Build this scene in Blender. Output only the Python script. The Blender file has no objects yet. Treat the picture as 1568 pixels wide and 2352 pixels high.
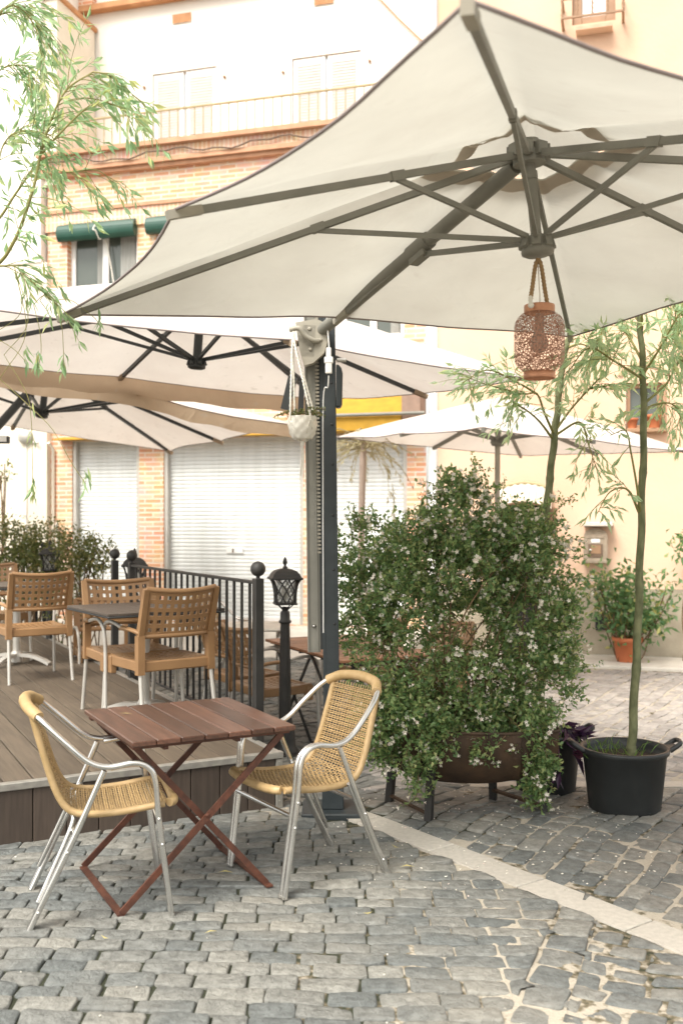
import bpy, math, random
from mathutils import Vector, Matrix, noise
R_ = math.radians
random.seed(7)
scene = bpy.context.scene
COL = scene.collection
FPX, CX, CY, EYE = 2287.0, 784.0, 1200.0, 1.6

def P(px, py, d):
    """measured picture point at a measured distance -> place in the square (metres)"""
    return Vector(((px - CX) / FPX * d, d, EYE - (py - CY) / FPX * d))

def sstep(a, b, x):
    t = min(1, max(0, (x - a) / (b - a)))
    return t * t * (3 - 2 * t)

def gz(x, y):
    """the street dips a little towards the middle of the square"""
    return -0.085 * sstep(5.3, 7.0, y) * (1 - sstep(8.6, 10.6, y))

# ------------------------------------------------------------------ materials
def nodes(name):
    m = bpy.data.materials.new(name)
    m.use_nodes = True
    nt = m.node_tree
    b = nt.nodes['Principled BSDF']
    return m, nt, b

def N(nt, kind, **kw):
    n = nt.nodes.new(kind)
    for k, v in kw.items():
        if k in n.inputs.keys() if hasattr(n, 'inputs') else False:
            n.inputs[k].default_value = v
        else:
            setattr(n, k, v)
    return n

def L(nt, a, b):
    nt.links.new(a, b)

def rgb(c):
    return (c[0], c[1], c[2], 1)

def mat(name, c1, c2=None, rough=0.6, metal=0.0, scale=8.0, bump=0.0, bscale=60.0, island=0.0, spec=None, detail=5, aniso=(1, 1, 1)):
    """principled surface with noise colour, optional fine bump and per-piece tone"""
    m, nt, b = nodes(name)
    c2 = c2 or tuple(x * 0.85 for x in c1)
    tc = N(nt, 'ShaderNodeTexCoord')
    mp = N(nt, 'ShaderNodeMapping')
    mp.inputs['Scale'].default_value = aniso
    L(nt, tc.outputs['Object'], mp.inputs['Vector'])
    nz = N(nt, 'ShaderNodeTexNoise')
    nz.inputs['Scale'].default_value = scale
    nz.inputs['Detail'].default_value = detail
    L(nt, mp.outputs['Vector'], nz.inputs['Vector'])
    cr = N(nt, 'ShaderNodeValToRGB')
    cr.color_ramp.elements[0].position = 0.35
    cr.color_ramp.elements[1].position = 0.65
    cr.color_ramp.elements[0].color = rgb(c2)
    cr.color_ramp.elements[1].color = rgb(c1)
    L(nt, nz.outputs['Fac'], cr.inputs['Fac'])
    out = cr.outputs['Color']
    if island:
        g = N(nt, 'ShaderNodeNewGeometry')
        mr = N(nt, 'ShaderNodeMapRange')
        mr.inputs['To Min'].default_value = 1 - island
        mr.inputs['To Max'].default_value = 1 + island
        oi = N(nt, 'ShaderNodeObjectInfo'); rr = N(nt, 'ShaderNodeMath', operation='ADD'); fr = N(nt, 'ShaderNodeMath', operation='FRACT')
        L(nt, g.outputs['Random Per Island'], rr.inputs[0]); L(nt, oi.outputs['Random'], rr.inputs[1]); L(nt, rr.outputs[0], fr.inputs[0])
        L(nt, fr.outputs[0], mr.inputs['Value'])
        mx = N(nt, 'ShaderNodeVectorMath', operation='SCALE')
        L(nt, out, mx.inputs[0])
        L(nt, mr.outputs['Result'], mx.inputs['Scale'])
        out = mx.outputs['Vector']
    L(nt, out, b.inputs['Base Color'])
    b.inputs['Roughness'].default_value = rough
    b.inputs['Metallic'].default_value = metal
    if spec is not None:
        b.inputs['Specular IOR Level'].default_value = spec
    if bump:
        n2 = N(nt, 'ShaderNodeTexNoise')
        n2.inputs['Scale'].default_value = bscale
        n2.inputs['Detail'].default_value = 6
        L(nt, mp.outputs['Vector'], n2.inputs['Vector'])
        bp = N(nt, 'ShaderNodeBump')
        bp.inputs['Strength'].default_value = bump
        bp.inputs['Distance'].default_value = 0.01
        L(nt, n2.outputs['Fac'], bp.inputs['Height'])
        L(nt, bp.outputs['Normal'], b.inputs['Normal'])
    return m

def fabric(name, c1, c2, trans=0.45, scale=2.5, stain=(0.5, 0.46, 0.4)):
    m = bpy.data.materials.new(name)
    m.use_nodes = True
    nt = m.node_tree
    nt.nodes.clear()
    out = N(nt, 'ShaderNodeOutputMaterial')
    tc = N(nt, 'ShaderNodeTexCoord')
    nz = N(nt, 'ShaderNodeTexNoise'); nz.inputs['Scale'].default_value = scale; nz.inputs['Detail'].default_value = 7
    L(nt, tc.outputs['Object'], nz.inputs['Vector'])
    cr = N(nt, 'ShaderNodeValToRGB')
    cr.color_ramp.elements[0].position = .3; cr.color_ramp.elements[1].position = .7
    cr.color_ramp.elements[0].color = rgb(c2); cr.color_ramp.elements[1].color = rgb(c1)
    L(nt, nz.outputs['Fac'], cr.inputs['Fac'])
    vo = N(nt, 'ShaderNodeTexNoise'); vo.inputs['Scale'].default_value = 9; vo.inputs['Detail'].default_value = 3
    L(nt, tc.outputs['Object'], vo.inputs['Vector'])
    cs = N(nt, 'ShaderNodeValToRGB')
    cs.color_ramp.elements[0].position = .64; cs.color_ramp.elements[1].position = .76
    cs.color_ramp.elements[0].color = (0, 0, 0, 1); cs.color_ramp.elements[1].color = (.5, .5, .5, 1)
    L(nt, vo.outputs['Fac'], cs.inputs['Fac'])
    mx = N(nt, 'ShaderNodeMix', data_type='RGBA')
    L(nt, cs.outputs['Color'], mx.inputs[0]); L(nt, cr.outputs['Color'], mx.inputs[6]); mx.inputs[7].default_value = rgb(stain)
    wv = N(nt, 'ShaderNodeTexNoise'); wv.inputs['Scale'].default_value = 3; wv.inputs['Detail'].default_value = 4; wv.inputs['Distortion'].default_value = .6
    L(nt, tc.outputs['Object'], wv.inputs['Vector'])
    bp = N(nt, 'ShaderNodeBump'); bp.inputs['Strength'].default_value = .55; bp.inputs['Distance'].default_value = .07
    L(nt, wv.outputs['Fac'], bp.inputs['Height'])
    d = N(nt, 'ShaderNodeBsdfDiffuse'); t = N(nt, 'ShaderNodeBsdfTranslucent')
    L(nt, mx.outputs[2], d.inputs['Color']); L(nt, mx.outputs[2], t.inputs['Color'])
    L(nt, bp.outputs['Normal'], d.inputs['Normal'])
    ms = N(nt, 'ShaderNodeMixShader'); ms.inputs[0].default_value = trans
    L(nt, d.outputs[0], ms.inputs[1]); L(nt, t.outputs[0], ms.inputs[2]); L(nt, ms.outputs[0], out.inputs['Surface'])
    return m

def leafmat(name, c1, c2, c3=None, trans=0.3, rough=0.45):
    m = bpy.data.materials.new(name)
    m.use_nodes = True
    nt = m.node_tree
    b = nt.nodes['Principled BSDF']; out = nt.nodes['Material Output']
    g = N(nt, 'ShaderNodeNewGeometry')
    cr = N(nt, 'ShaderNodeValToRGB')
    cr.color_ramp.elements[0].color = rgb(c1); cr.color_ramp.elements[1].color = rgb(c2)
    if c3:
        cr.color_ramp.elements[1].position = .8
        e = cr.color_ramp.elements.new(.97); e.color = rgb(c3)
    L(nt, g.outputs['Random Per Island'], cr.inputs['Fac'])
    L(nt, cr.outputs['Color'], b.inputs['Base Color'])
    b.inputs['Roughness'].default_value = rough
    t = N(nt, 'ShaderNodeBsdfTranslucent')
    L(nt, cr.outputs['Color'], t.inputs['Color'])
    ms = N(nt, 'ShaderNodeMixShader'); ms.inputs[0].default_value = trans
    L(nt, b.outputs[0], ms.inputs[1]); L(nt, t.outputs[0], ms.inputs[2]); L(nt, ms.outputs[0], out.inputs['Surface'])
    return m

def brickmat(name, c1, c2, mortar, bw=.24, bh=.062, ms=.012, soldier=False, offset=.5):
    m, nt, b = nodes(name)
    tc = N(nt, 'ShaderNodeTexCoord')
    sx = N(nt, 'ShaderNodeSeparateXYZ'); L(nt, tc.outputs['Object'], sx.inputs[0])
    ad = N(nt, 'ShaderNodeMath', operation='ADD'); L(nt, sx.outputs['X'], ad.inputs[0]); L(nt, sx.outputs['Y'], ad.inputs[1])
    cb = N(nt, 'ShaderNodeCombineXYZ')
    L(nt, ad.outputs[0], cb.inputs['Y' if soldier else 'X']); L(nt, sx.outputs['Z'], cb.inputs['X' if soldier else 'Y'])
    br = N(nt, 'ShaderNodeTexBrick')
    br.offset = offset
    br.inputs['Color1'].default_value = rgb(c1); br.inputs['Color2'].default_value = rgb(c2); br.inputs['Mortar'].default_value = rgb(mortar)
    br.inputs['Scale'].default_value = 1.0
    br.inputs['Mortar Size'].default_value = ms; br.inputs['Mortar Smooth'].default_value = .3; br.inputs['Bias'].default_value = -.15
    br.inputs['Brick Width'].default_value = bw; br.inputs['Row Height'].default_value = bh
    L(nt, cb.outputs[0], br.inputs['Vector'])
    nz = N(nt, 'ShaderNodeTexNoise'); nz.inputs['Scale'].default_value = 5; nz.inputs['Detail'].default_value = 5
    L(nt, tc.outputs['Object'], nz.inputs['Vector'])
    mx = N(nt, 'ShaderNodeMix', data_type='RGBA', blend_type='OVERLAY'); mx.inputs[0].default_value = .35
    L(nt, br.outputs['Color'], mx.inputs[6]); L(nt, nz.outputs['Color'], mx.inputs[7])
    hs = N(nt, 'ShaderNodeHueSaturation'); hs.inputs['Saturation'].default_value = .95
    L(nt, mx.outputs[2], hs.inputs['Color'])
    L(nt, hs.outputs[0], b.inputs['Base Color'])
    b.inputs['Roughness'].default_value = .85
    bp = N(nt, 'ShaderNodeBump', invert=True); bp.inputs['Strength'].default_value = .6; bp.inputs['Distance'].default_value = .008
    L(nt, br.outputs['Fac'], bp.inputs['Height']); L(nt, bp.outputs['Normal'], b.inputs['Normal'])
    return m

M = {}
M['canopy'] = fabric('cream_canvas', (.65, .635, .57), (.57, .55, .49), .37, stain=(.55, .52, .46))
M['canopy_white'] = fabric('white_canvas', (.80, .76, .71), (.74, .69, .64), .36)
M['valance'] = fabric('tan_canvas', (.56, .44, .32), (.48, .37, .27), .45)
M['vent'] = fabric('taupe_canvas', (.58, .51, .43), (.52, .455, .385), .3)
M['hem'] = mat('mauve_hem', (.30, .25, .24), rough=.9)
M['taupe'] = mat('taupe_paint', (.215, .208, .178), (.18, .175, .150), rough=.55, bump=.1, bscale=150)
M['taupe_light'] = mat('taupe_paint_pale', (.34, .31, .25), (.29, .27, .22), rough=.55)
M['darkframe'] = mat('anthracite_paint', (.028, .032, .033), (.022, .025, .026), rough=.5)
M['mast'] = mat('grey_green_mast_paint', (.030, .038, .042), (.022, .029, .032), rough=.5, bump=.15, bscale=40)
M['black'] = mat('black_plastic', (.030, .033, .034), (.022, .024, .025), rough=.45)
M['blackiron'] = mat('black_iron', (.034, .032, .029), (.022, .021, .020), rough=.55, bump=.15, bscale=90)
M['alu'] = mat('brushed_aluminium', (.80, .79, .77), (.70, .69, .67), rough=.24, metal=1.0, scale=14)
M['alu_matt'] = mat('grey_painted_metal', (.55, .53, .49), (.48, .46, .42), rough=.45, metal=.35)
M['wicker'] = mat('honey_wicker', (.45, .305, .145), (.35, .235, .105), rough=.5, scale=30, island=.14)
M['wicker_wrap'] = mat('honey_wicker_wrap', (.49, .34, .175), (.41, .28, .13), rough=.45, scale=22)
M['plastic'] = mat('caramel_resin', (.33, .190, .090), (.27, .152, .071), rough=.42, scale=5, bump=.06, bscale=200)
M['tablewood'] = mat('red_brown_wood', (.112, .052, .034), (.060, .029, .020), rough=.30, scale=5, island=.34, aniso=(14, 1, 14), bump=.08, bscale=20)
M['tablewood_far'] = mat('warm_brown_wood', (.30, .145, .075), (.22, .10, .05), rough=.5, scale=5, island=.2, aniso=(14, 1, 14))
M['rust'] = mat('rusty_red_steel', (.115, .040, .022), (.065, .024, .015), rough=.55, scale=30, bump=.2, bscale=120)
M['greytop'] = mat('grey_slat_top', (.095, .075, .06), (.07, .055, .045), rough=.5, scale=4, aniso=(1, 20, 1))
M['deck'] = mat('grey_brown_decking', (.122, .094, .066), (.086, .066, .047), rough=.62, scale=3, island=.16, aniso=(16, 1, 4), bump=.12, bscale=30)
M['fascia'] = mat('dark_brown_cladding', (.075, .055, .042), (.055, .040, .031), rough=.6, scale=4, island=.18, aniso=(12, 12, 1), bump=.1, bscale=30)
M['trim'] = mat('aluminium_nosing', (.40, .38, .34), (.30, .285, .26), rough=.45, metal=.5, scale=20)
M['stucco'] = mat('white_render', (.84, .81, .75), (.79, .76, .70), rough=.9, scale=1.2, bump=.25, bscale=35)
M['stucco_cream'] = mat('cream_render', (.82, .755, .64), (.74, .665, .54), rough=.9, scale=1.5, bump=.4, bscale=25)
M['peach'] = mat('peach_render', (.74, .52, .385), (.67, .44, .305), rough=.9, scale=.55, bump=.35, bscale=18, detail=9)
M['socle'] = mat('grey_beige_render', (.44, .385, .30), (.33, .285, .215), rough=.95, scale=3, bump=.8, bscale=70)
M['stone'] = mat('pale_stone', (.66, .62, .55), (.56, .52, .46), rough=.85, scale=6, bump=.2)
M['shutter'] = mat('pale_grey_shutter_paint', (.74, .75, .74), (.66, .67, .65), rough=.45, scale=2, aniso=(5, 1, .5))
M['white'] = mat('white_paint', (.80, .79, .77), (.76, .75, .73), rough=.45)
M['shutter_blind'] = mat('offwhite_louvre_paint', (.70, .70, .68), (.66, .66, .64), rough=.6)
M['green'] = mat('bottle_green_slats', (.022, .082, .058), (.017, .064, .045), rough=.4, scale=4)
M['glass_dark'] = mat('window_pane', (.10, .115, .10), (.07, .085, .075), rough=.12, scale=1.3, spec=.6)
M['curtain'] = mat('net_curtain', (.34, .34, .32), (.27, .27, .25), rough=.9, aniso=(14, 14, .5), scale=3)
M['tile'] = mat('terracotta_coping', (.56, .29, .14), (.45, .22, .10), rough=.8, scale=6, bump=.3)
M['terracotta'] = mat('terracotta_pot', (.50, .155, .060), (.43, .125, .05), rough=.7, scale=6)
M['railgold'] = mat('ochre_railing_paint', (.42, .34, .19), (.35, .28, .15), rough=.6)
M['brownwood'] = mat('light_brown_joinery', (.36, .215, .125), (.29, .17, .095), rough=.55)
M['yellow'] = mat('mustard_awning', (.44, .245, .02), (.36, .20, .016), rough=.8)
M['brown_end'] = mat('faded_brown_box', (.30, .20, .15), (.24, .16, .12), rough=.8)
M['dark_in'] = mat('dark_doorway', (.020, .018, .016), rough=.8)
M['shell'] = mat('ribbed_cream_hood', (.72, .63, .52), (.64, .55, .45), rough=.8)
M['mailbox'] = mat('weathered_wood_box', (.36, .29, .22), (.29, .23, .17), rough=.75, scale=20)
M['mailin'] = mat('dark_brown_door', (.17, .11, .075), (.13, .085, .055), rough=.6)
M['copper'] = mat('copper_metal', (.58, .29, .17), (.46, .22, .13), rough=.45, metal=.55, scale=20)
M['rope'] = mat('jute_rope', (.36, .235, .12), (.26, .165, .08), rough=.95, scale=120)
M['cord'] = mat('cotton_cord', (.78, .75, .68), (.70, .66, .58), rough=.95, scale=80)
M['ceramic'] = mat('white_ceramic', (.74, .71, .64), (.68, .65, .58), rough=.35)
M['bulb'] = mat('opal_bulb', (.45, .32, .25), (.40, .28, .22), rough=.3)
M['barrel'] = mat('rust_brown_steel', (.072, .040, .020), (.036, .021, .012), rough=.7, scale=5, bump=.3, bscale=60, aniso=(2, 2, .6))
M['soil'] = mat('potting_soil', (.035, .024, .016), (.02, .014, .01), rough=1, bump=1, bscale=60)
M['bark_green'] = mat('green_willow_bark', (.20, .205, .105), (.105, .115, .055), rough=.85, scale=22, bump=.8, bscale=40, aniso=(1, 1, .5))
M['bark_brown'] = mat('brown_twig_bark', (.16, .10, .05), (.11, .07, .035), rough=.8)
M['bark_pale'] = mat('pale_pink_bark', (.46, .36, .30), (.40, .31, .26), rough=.9)
M['twig_yellow'] = mat('yellow_green_twig', (.26, .24, .08), (.20, .19, .06), rough=.7)
M['willow'] = leafmat('willow_leaf', (.22, .38, .18), (.42, .57, .30), (.56, .58, .24), .5)
M['willow_pale'] = leafmat('pale_willow_leaf', (.38, .56, .32), (.60, .75, .46), (.64, .68, .36), .52)
M['straw'] = leafmat('straw_leaf', (.46, .42, .24), (.55, .48, .30), None, .4)
M['abelia'] = leafmat('abelia_leaf', (.105, .205, .080), (.275, .375, .140), (.44, .47, .20), .48, .34)
M['hedge'] = leafmat('hedge_leaf', (.08, .115, .035), (.19, .21, .065), (.36, .30, .11), .35)
M['citrus'] = leafmat('broad_green_leaf', (.09, .20, .075), (.19, .31, .12), (.52, .50, .18), .4, .38)
M['petal'] = leafmat('white_petal', (.80, .75, .64), (.85, .82, .74), (.78, .63, .56), .3, .6)
M['purple'] = leafmat('purple_leaf', (.045, .018, .055), (.085, .035, .085), (.16, .05, .09), .2, .4)
M['grass'] = leafmat('grass_blade', (.08, .17, .03), (.17, .26, .05), None, .3)
M['dryleaf'] = leafmat('yellow_fallen_leaf', (.52, .44, .10), (.58, .50, .28), None, .3)
M['street'] = mat('sunlit_pale_cobble', (.36, .335, .31), (.25, .235, .22), rough=.8, scale=16, island=.2, bump=.5, bscale=50)  # paler street setts, with the sun and glare there also put into the colour
M['granite'] = mat('pale_granite', (.50, .465, .41), (.43, .40, .35), rough=.8, scale=40, bump=.25, bscale=120, island=.07)
M['brick'] = brickmat('orange_brick', (.66, .30, .155), (.78, .52, .36), (.76, .60, .47))
M['brick_soldier'] = brickmat('soldier_course_brick', (.70, .40, .25), (.76, .50, .34), (.78, .62, .48), bw=.24, bh=.062, soldier=True, offset=0)
M['brick_dark'] = mat('red_brown_cornice', (.56, .32, .20), (.46, .25, .15), rough=.85, scale=8)

def cobblemat():
    m, nt, b = nodes('grey_cobble')
    g = N(nt, 'ShaderNodeNewGeometry')
    tc = N(nt, 'ShaderNodeTexCoord')
    cr = N(nt, 'ShaderNodeValToRGB')
    e = cr.color_ramp.elements
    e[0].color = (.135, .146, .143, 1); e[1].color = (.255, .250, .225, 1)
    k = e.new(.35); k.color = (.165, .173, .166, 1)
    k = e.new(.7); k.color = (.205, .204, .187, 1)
    L(nt, g.outputs['Random Per Island'], cr.inputs['Fac'])
    nz = N(nt, 'ShaderNodeTexNoise'); nz.inputs['Scale'].default_value = 22; nz.inputs['Detail'].default_value = 8; nz.inputs['Roughness'].default_value = .65
    L(nt, tc.outputs['Object'], nz.inputs['Vector'])
    r2 = N(nt, 'ShaderNodeMapRange'); r2.inputs['From Min'].default_value = .3; r2.inputs['From Max'].default_value = .7
    r2.inputs['To Min'].default_value = .62; r2.inputs['To Max'].default_value = 1.32
    L(nt, nz.outputs['Fac'], r2.inputs['Value'])
    sc = N(nt, 'ShaderNodeVectorMath', operation='SCALE')
    L(nt, cr.outputs['Color'], sc.inputs[0]); L(nt, r2.outputs['Result'], sc.inputs['Scale'])
    # sandy dust in broad patches
    n3 = N(nt, 'ShaderNodeTexNoise'); n3.inputs['Scale'].default_value = 1.7; n3.inputs['Detail'].default_value = 6
    L(nt, tc.outputs['Object'], n3.inputs['Vector'])
    c3 = N(nt, 'ShaderNodeMapRange'); c3.inputs['From Min'].default_value = .48; c3.inputs['From Max'].default_value = .75; c3.inputs['To Max'].default_value = .55
    L(nt, n3.outputs['Fac'], c3.inputs['Value'])
    mx = N(nt, 'ShaderNodeMix', data_type='RGBA')
    L(nt, c3.outputs['Result'], mx.inputs[0]); L(nt, sc.outputs[0], mx.inputs[6]); mx.inputs[7].default_value = (.30, .28, .24, 1)
    L(nt, mx.outputs[2], b.inputs['Base Color'])
    b.inputs['Roughness'].default_value = .62
    b.inputs['Specular IOR Level'].default_value = .35
    n2 = N(nt, 'ShaderNodeTexNoise'); n2.inputs['Scale'].default_value = 38; n2.inputs['Detail'].default_value = 9; n2.inputs['Roughness'].default_value = .6; n2.inputs['Distortion'].default_value = .5
    L(nt, tc.outputs['Object'], n2.inputs['Vector'])
    bp = N(nt, 'ShaderNodeBump'); bp.inputs['Strength'].default_value = 1.0; bp.inputs['Distance'].default_value = .016
    L(nt, n2.outputs['Fac'], bp.inputs['Height']); L(nt, bp.outputs['Normal'], b.inputs['Normal'])
    return m
M['cobble'] = cobblemat()

def groundmat():
    m, nt, b = nodes('sandy_joints')
    tc = N(nt, 'ShaderNodeTexCoord')
    at = N(nt, 'ShaderNodeAttribute'); at.attribute_name = 'sand'
    nz = N(nt, 'ShaderNodeTexNoise'); nz.inputs['Scale'].default_value = 25; nz.inputs['Detail'].default_value = 6
    L(nt, tc.outputs['Object'], nz.inputs['Vector'])
    ad = N(nt, 'ShaderNodeMath', operation='ADD'); L(nt, at.outputs['Fac'], ad.inputs[0]); L(nt, nz.outputs['Fac'], ad.inputs[1])
    cr = N(nt, 'ShaderNodeValToRGB'); e = cr.color_ramp.elements
    e[0].position = .72; e[0].color = (.028, .032, .016, 1); e[1].position = 1.08 if False else 1.0; e[1].color = (.42, .375, .305, 1)
    k = e.new(.86); k.color = (.15, .125, .08, 1)
    sb = N(nt, 'ShaderNodeMath', operation='SUBTRACT'); L(nt, ad.outputs[0], sb.inputs[0]); sb.inputs[1].default_value = .12
    L(nt, sb.outputs[0], cr.inputs['Fac'])
    L(nt, cr.outputs['Color'], b.inputs['Base Color'])
    b.inputs['Roughness'].default_value = .95
    n2 = N(nt, 'ShaderNodeTexNoise'); n2.inputs['Scale'].default_value = 90; n2.inputs['Detail'].default_value = 6
    L(nt, tc.outputs['Object'], n2.inputs['Vector'])
    bp = N(nt, 'ShaderNodeBump'); bp.inputs['Strength'].default_value = .8; bp.inputs['Distance'].default_value = .01
    L(nt, n2.outputs['Fac'], bp.inputs['Height']); L(nt, bp.outputs['Normal'], b.inputs['Normal'])
    return m
M['joint'] = groundmat()

def lanternmat():
    m = bpy.data.materials.new('pierced_copper'); m.use_nodes = True
    nt = m.node_tree; b = nt.nodes['Principled BSDF']; out = nt.nodes['Material Output']
    tc = N(nt, 'ShaderNodeTexCoord')
    v = N(nt, 'ShaderNodeTexVoronoi', feature='DISTANCE_TO_EDGE'); v.inputs['Scale'].default_value = 95
    L(nt, tc.outputs['Object'], v.inputs['Vector'])
    gt = N(nt, 'ShaderNodeMath', operation='GREATER_THAN'); gt.inputs[1].default_value = .12
    L(nt, v.outputs['Distance'], gt.inputs[0])
    b.inputs['Base Color'].default_value = (.36, .185, .125, 1); b.inputs['Metallic'].default_value = .4; b.inputs['Roughness'].default_value = .5
    t = N(nt, 'ShaderNodeBsdfTransparent')
    ms = N(nt, 'ShaderNodeMixShader')
    L(nt, gt.outputs[0], ms.inputs[0]); L(nt, b.outputs[0], ms.inputs[1]); L(nt, t.outputs[0], ms.inputs[2]); L(nt, ms.outputs[0], out.inputs['Surface'])
    return m
M['pierced'] = lanternmat()

def glassmat():
    m = bpy.data.materials.new('lamp_glass'); m.use_nodes = True
    nt = m.node_tree; b = nt.nodes['Principled BSDF']; out = nt.nodes['Material Output']
    b.inputs['Base Color'].default_value = (.6, .6, .56, 1); b.inputs['Roughness'].default_value = .15
    t = N(nt, 'ShaderNodeBsdfTransparent'); ms = N(nt, 'ShaderNodeMixShader'); ms.inputs[0].default_value = .55
    L(nt, b.outputs[0], ms.inputs[1]); L(nt, t.outputs[0], ms.inputs[2]); L(nt, ms.outputs[0], out.inputs['Surface'])
    return m
M['glass'] = glassmat()

# ------------------------------------------------------------------ mesh helpers
def smooth_path(pts, n=6, closed=False):
    pts = [Vector(p) for p in pts]
    k = len(pts); out = []
    rng = k if closed else k - 1
    for i in range(rng):
        p0 = pts[(i - 1) % k] if (closed or i > 0) else pts[0] * 2 - pts[1]
        p1, p2 = pts[i], pts[(i + 1) % k]
        p3 = pts[(i + 2) % k] if (closed or i + 2 < k) else p2 * 2 - p1
        for j in range(n):
            t = j / n
            out.append(.5 * ((2 * p1) + (p2 - p0) * t + (2 * p0 - 5 * p1 + 4 * p2 - p3) * t * t + (3 * p1 - p0 - 3 * p2 + p3) * t ** 3))
    if not closed:
        out.append(pts[-1])
    return out

def resample(pts, step):
    out = [pts[0]]; acc = 0
    for a, b in zip(pts, pts[1:]):
        l = (b - a).length
        if l < 1e-9: continue
        s = step - acc
        while s <= l:
            out.append(a + (b - a) * (s / l)); s += step
        acc = l - (s - step)
    return out

class MB:
    def __init__(self):
        self.v = []; self.f = []; self.sm = []
    def add(self, vs, fs, smooth=False):
        o = len(self.v)
        self.v += [tuple(x) for x in vs]
        self.f += [tuple(i + o for i in f) for f in fs]
        self.sm += [smooth] * len(fs)
        return self
    def box(self, lo, hi):
        x0, y0, z0 = lo; x1, y1, z1 = hi
        return self.add([(x0, y0, z0), (x1, y0, z0), (x1, y1, z0), (x0, y1, z0), (x0, y0, z1), (x1, y0, z1), (x1, y1, z1), (x0, y1, z1)],
                        [(3, 2, 1, 0), (4, 5, 6, 7), (0, 1, 5, 4), (1, 2, 6, 5), (2, 3, 7, 6), (3, 0, 4, 7)])
    def bbox(self, lo, hi, b=.004):
        """box with chamfered edges"""
        x0, y0, z0 = lo; x1, y1, z1 = hi
        vs = []
        for z, k in ((z0, b), (z0 + b, 0), (z1 - b, 0), (z1, b)):
            vs += [(x0 + k, y0 + b, z), (x0 + b, y0 + k, z), (x1 - b, y0 + k, z), (x1 - k, y0 + b, z), (x1 - k, y1 - b, z), (x1 - b, y1 - k, z), (x0 + b, y1 - k, z), (x0 + k, y1 - b, z)]
        fs = [tuple(range(7, -1, -1)), tuple(range(24, 32))]
        for r in range(3):
            for i in range(8):
                j = (i + 1) % 8
                fs.append((r * 8 + i, r * 8 + j, r * 8 + 8 + j, r * 8 + 8 + i))
        return self.add(vs, fs)
    def bar(self, p, q, w, h, up=(0, 0, 1), w2=None, h2=None):
        p, q = Vector(p), Vector(q); d = (q - p).normalized(); u = Vector(up)
        s = d.cross(u)
        if s.length < 1e-4: s = d.cross(Vector((1, 0, 0)))
        s.normalize(); u = s.cross(d).normalized()
        w2 = w2 or w; h2 = h2 or h
        vs = []
        for c, a, b in ((p, w, h), (q, w2, h2)):
            for i, j in ((-1, -1), (1, -1), (1, 1), (-1, 1)):
                vs.append(c + s * (i * a / 2) + u * (j * b / 2))
        return self.add(vs, [(3, 2, 1, 0), (4, 5, 6, 7), (0, 1, 5, 4), (1, 2, 6, 5), (2, 3, 7, 6), (3, 0, 4, 7)])
    def tube(self, pts, r, n=8, closed=False, cap=True, flat=1.0):
        pts = [Vector(p) for p in pts]; k = len(pts)
        rr = r if isinstance(r, (list, tuple)) else [r] * k
        t0 = (pts[1] - pts[0]).normalized()
        u = t0.orthogonal().normalized()
        if abs(t0.z) < .9:
            u = (Vector((0, 0, 1)) - t0 * t0.z).normalized()
        vs = []
        for i in range(k):
            a = pts[i - 1] if (i > 0 or closed) else pts[i]
            b = pts[(i + 1) % k] if (i < k - 1 or closed) else pts[i]
            t = (b - a)
            t = t.normalized() if t.length > 1e-9 else t0
            u = (u - t * u.dot(t))
            u = u.normalized() if u.length > 1e-6 else t.orthogonal().normalized()
            w = t.cross(u)
            for j in range(n):
                an = 2 * math.pi * j / n
                vs.append(pts[i] + (u * math.cos(an) * flat + w * math.sin(an)) * rr[i])
        fs = []
        for i in range(k if closed else k - 1):
            i2 = (i + 1) % k
            for j in range(n):
                j2 = (j + 1) % n
                fs.append((i * n + j, i * n + j2, i2 * n + j2, i2 * n + j))
        self.add(vs, fs, True)
        if cap and not closed:
            self.add(vs[:n], [tuple(range(n - 1, -1, -1))]); self.add(vs[-n:], [tuple(range(n))])
        return self
    def lathe(self, prof, c=(0, 0, 0), n=24, axis=None, capb=True, capt=True, smooth=True, sx=1, sy=1):
        c = Vector(c); vs = []
        rot = Matrix.Identity(3)
        if axis is not None:
            rot = Vector((0, 0, 1)).rotation_difference(Vector(axis)).to_matrix()
        for r, z in prof:
            for j in range(n):
                a = 2 * math.pi * j / n
                vs.append(c + rot @ Vector((r * math.cos(a) * sx, r * math.sin(a) * sy, z)))
        fs = []
        for i in range(len(prof) - 1):
            for j in range(n):
                j2 = (j + 1) % n
                fs.append((i * n + j, i * n + j2, (i + 1) * n + j2, (i + 1) * n + j))
        self.add(vs, fs, smooth)
        if capb and prof[0][0] > 1e-5: self.add(vs[:n], [tuple(range(n - 1, -1, -1))])
        if capt and prof[-1][0] > 1e-5: self.add(vs[-n:], [tuple(range(n))])
        return self
    def prism(self, poly, a, b):
        """polygon in the xz plane pushed from y=a to y=b"""
        k = len(poly)
        vs = [(x, a, z) for x, z in poly] + [(x, b, z) for x, z in poly]
        fs = [tuple(range(k)), tuple(range(2 * k - 1, k - 1, -1))]
        for i in range(k):
            j = (i + 1) % k
            fs.append((i, i + k, j + k, j))
        return self.add(vs, fs)
    def leaf(self, p, d, length, width, side=None, bend=.15, fold=.25):
        p = Vector(p); d = Vector(d).normalized()
        s = side if side is not None else Vector((random.gauss(0, 1), random.gauss(0, 1), random.gauss(0, 1)))
        s = s - d * s.dot(d)
        s = s.normalized() if s.length > 1e-5 else d.orthogonal().normalized()
        n = d.cross(s)
        bd = n * (bend * length)
        a = p; b = p + d * (length * .45) + bd * .6; c = p + d * length
        w = s * (width / 2); up = n * (width * fold)
        self.add([a, b - w + up, b + w + up, c, b], [(0, 4, 1), (0, 2, 4), (1, 4, 3), (4, 2, 3)], True)
        return self
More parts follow.
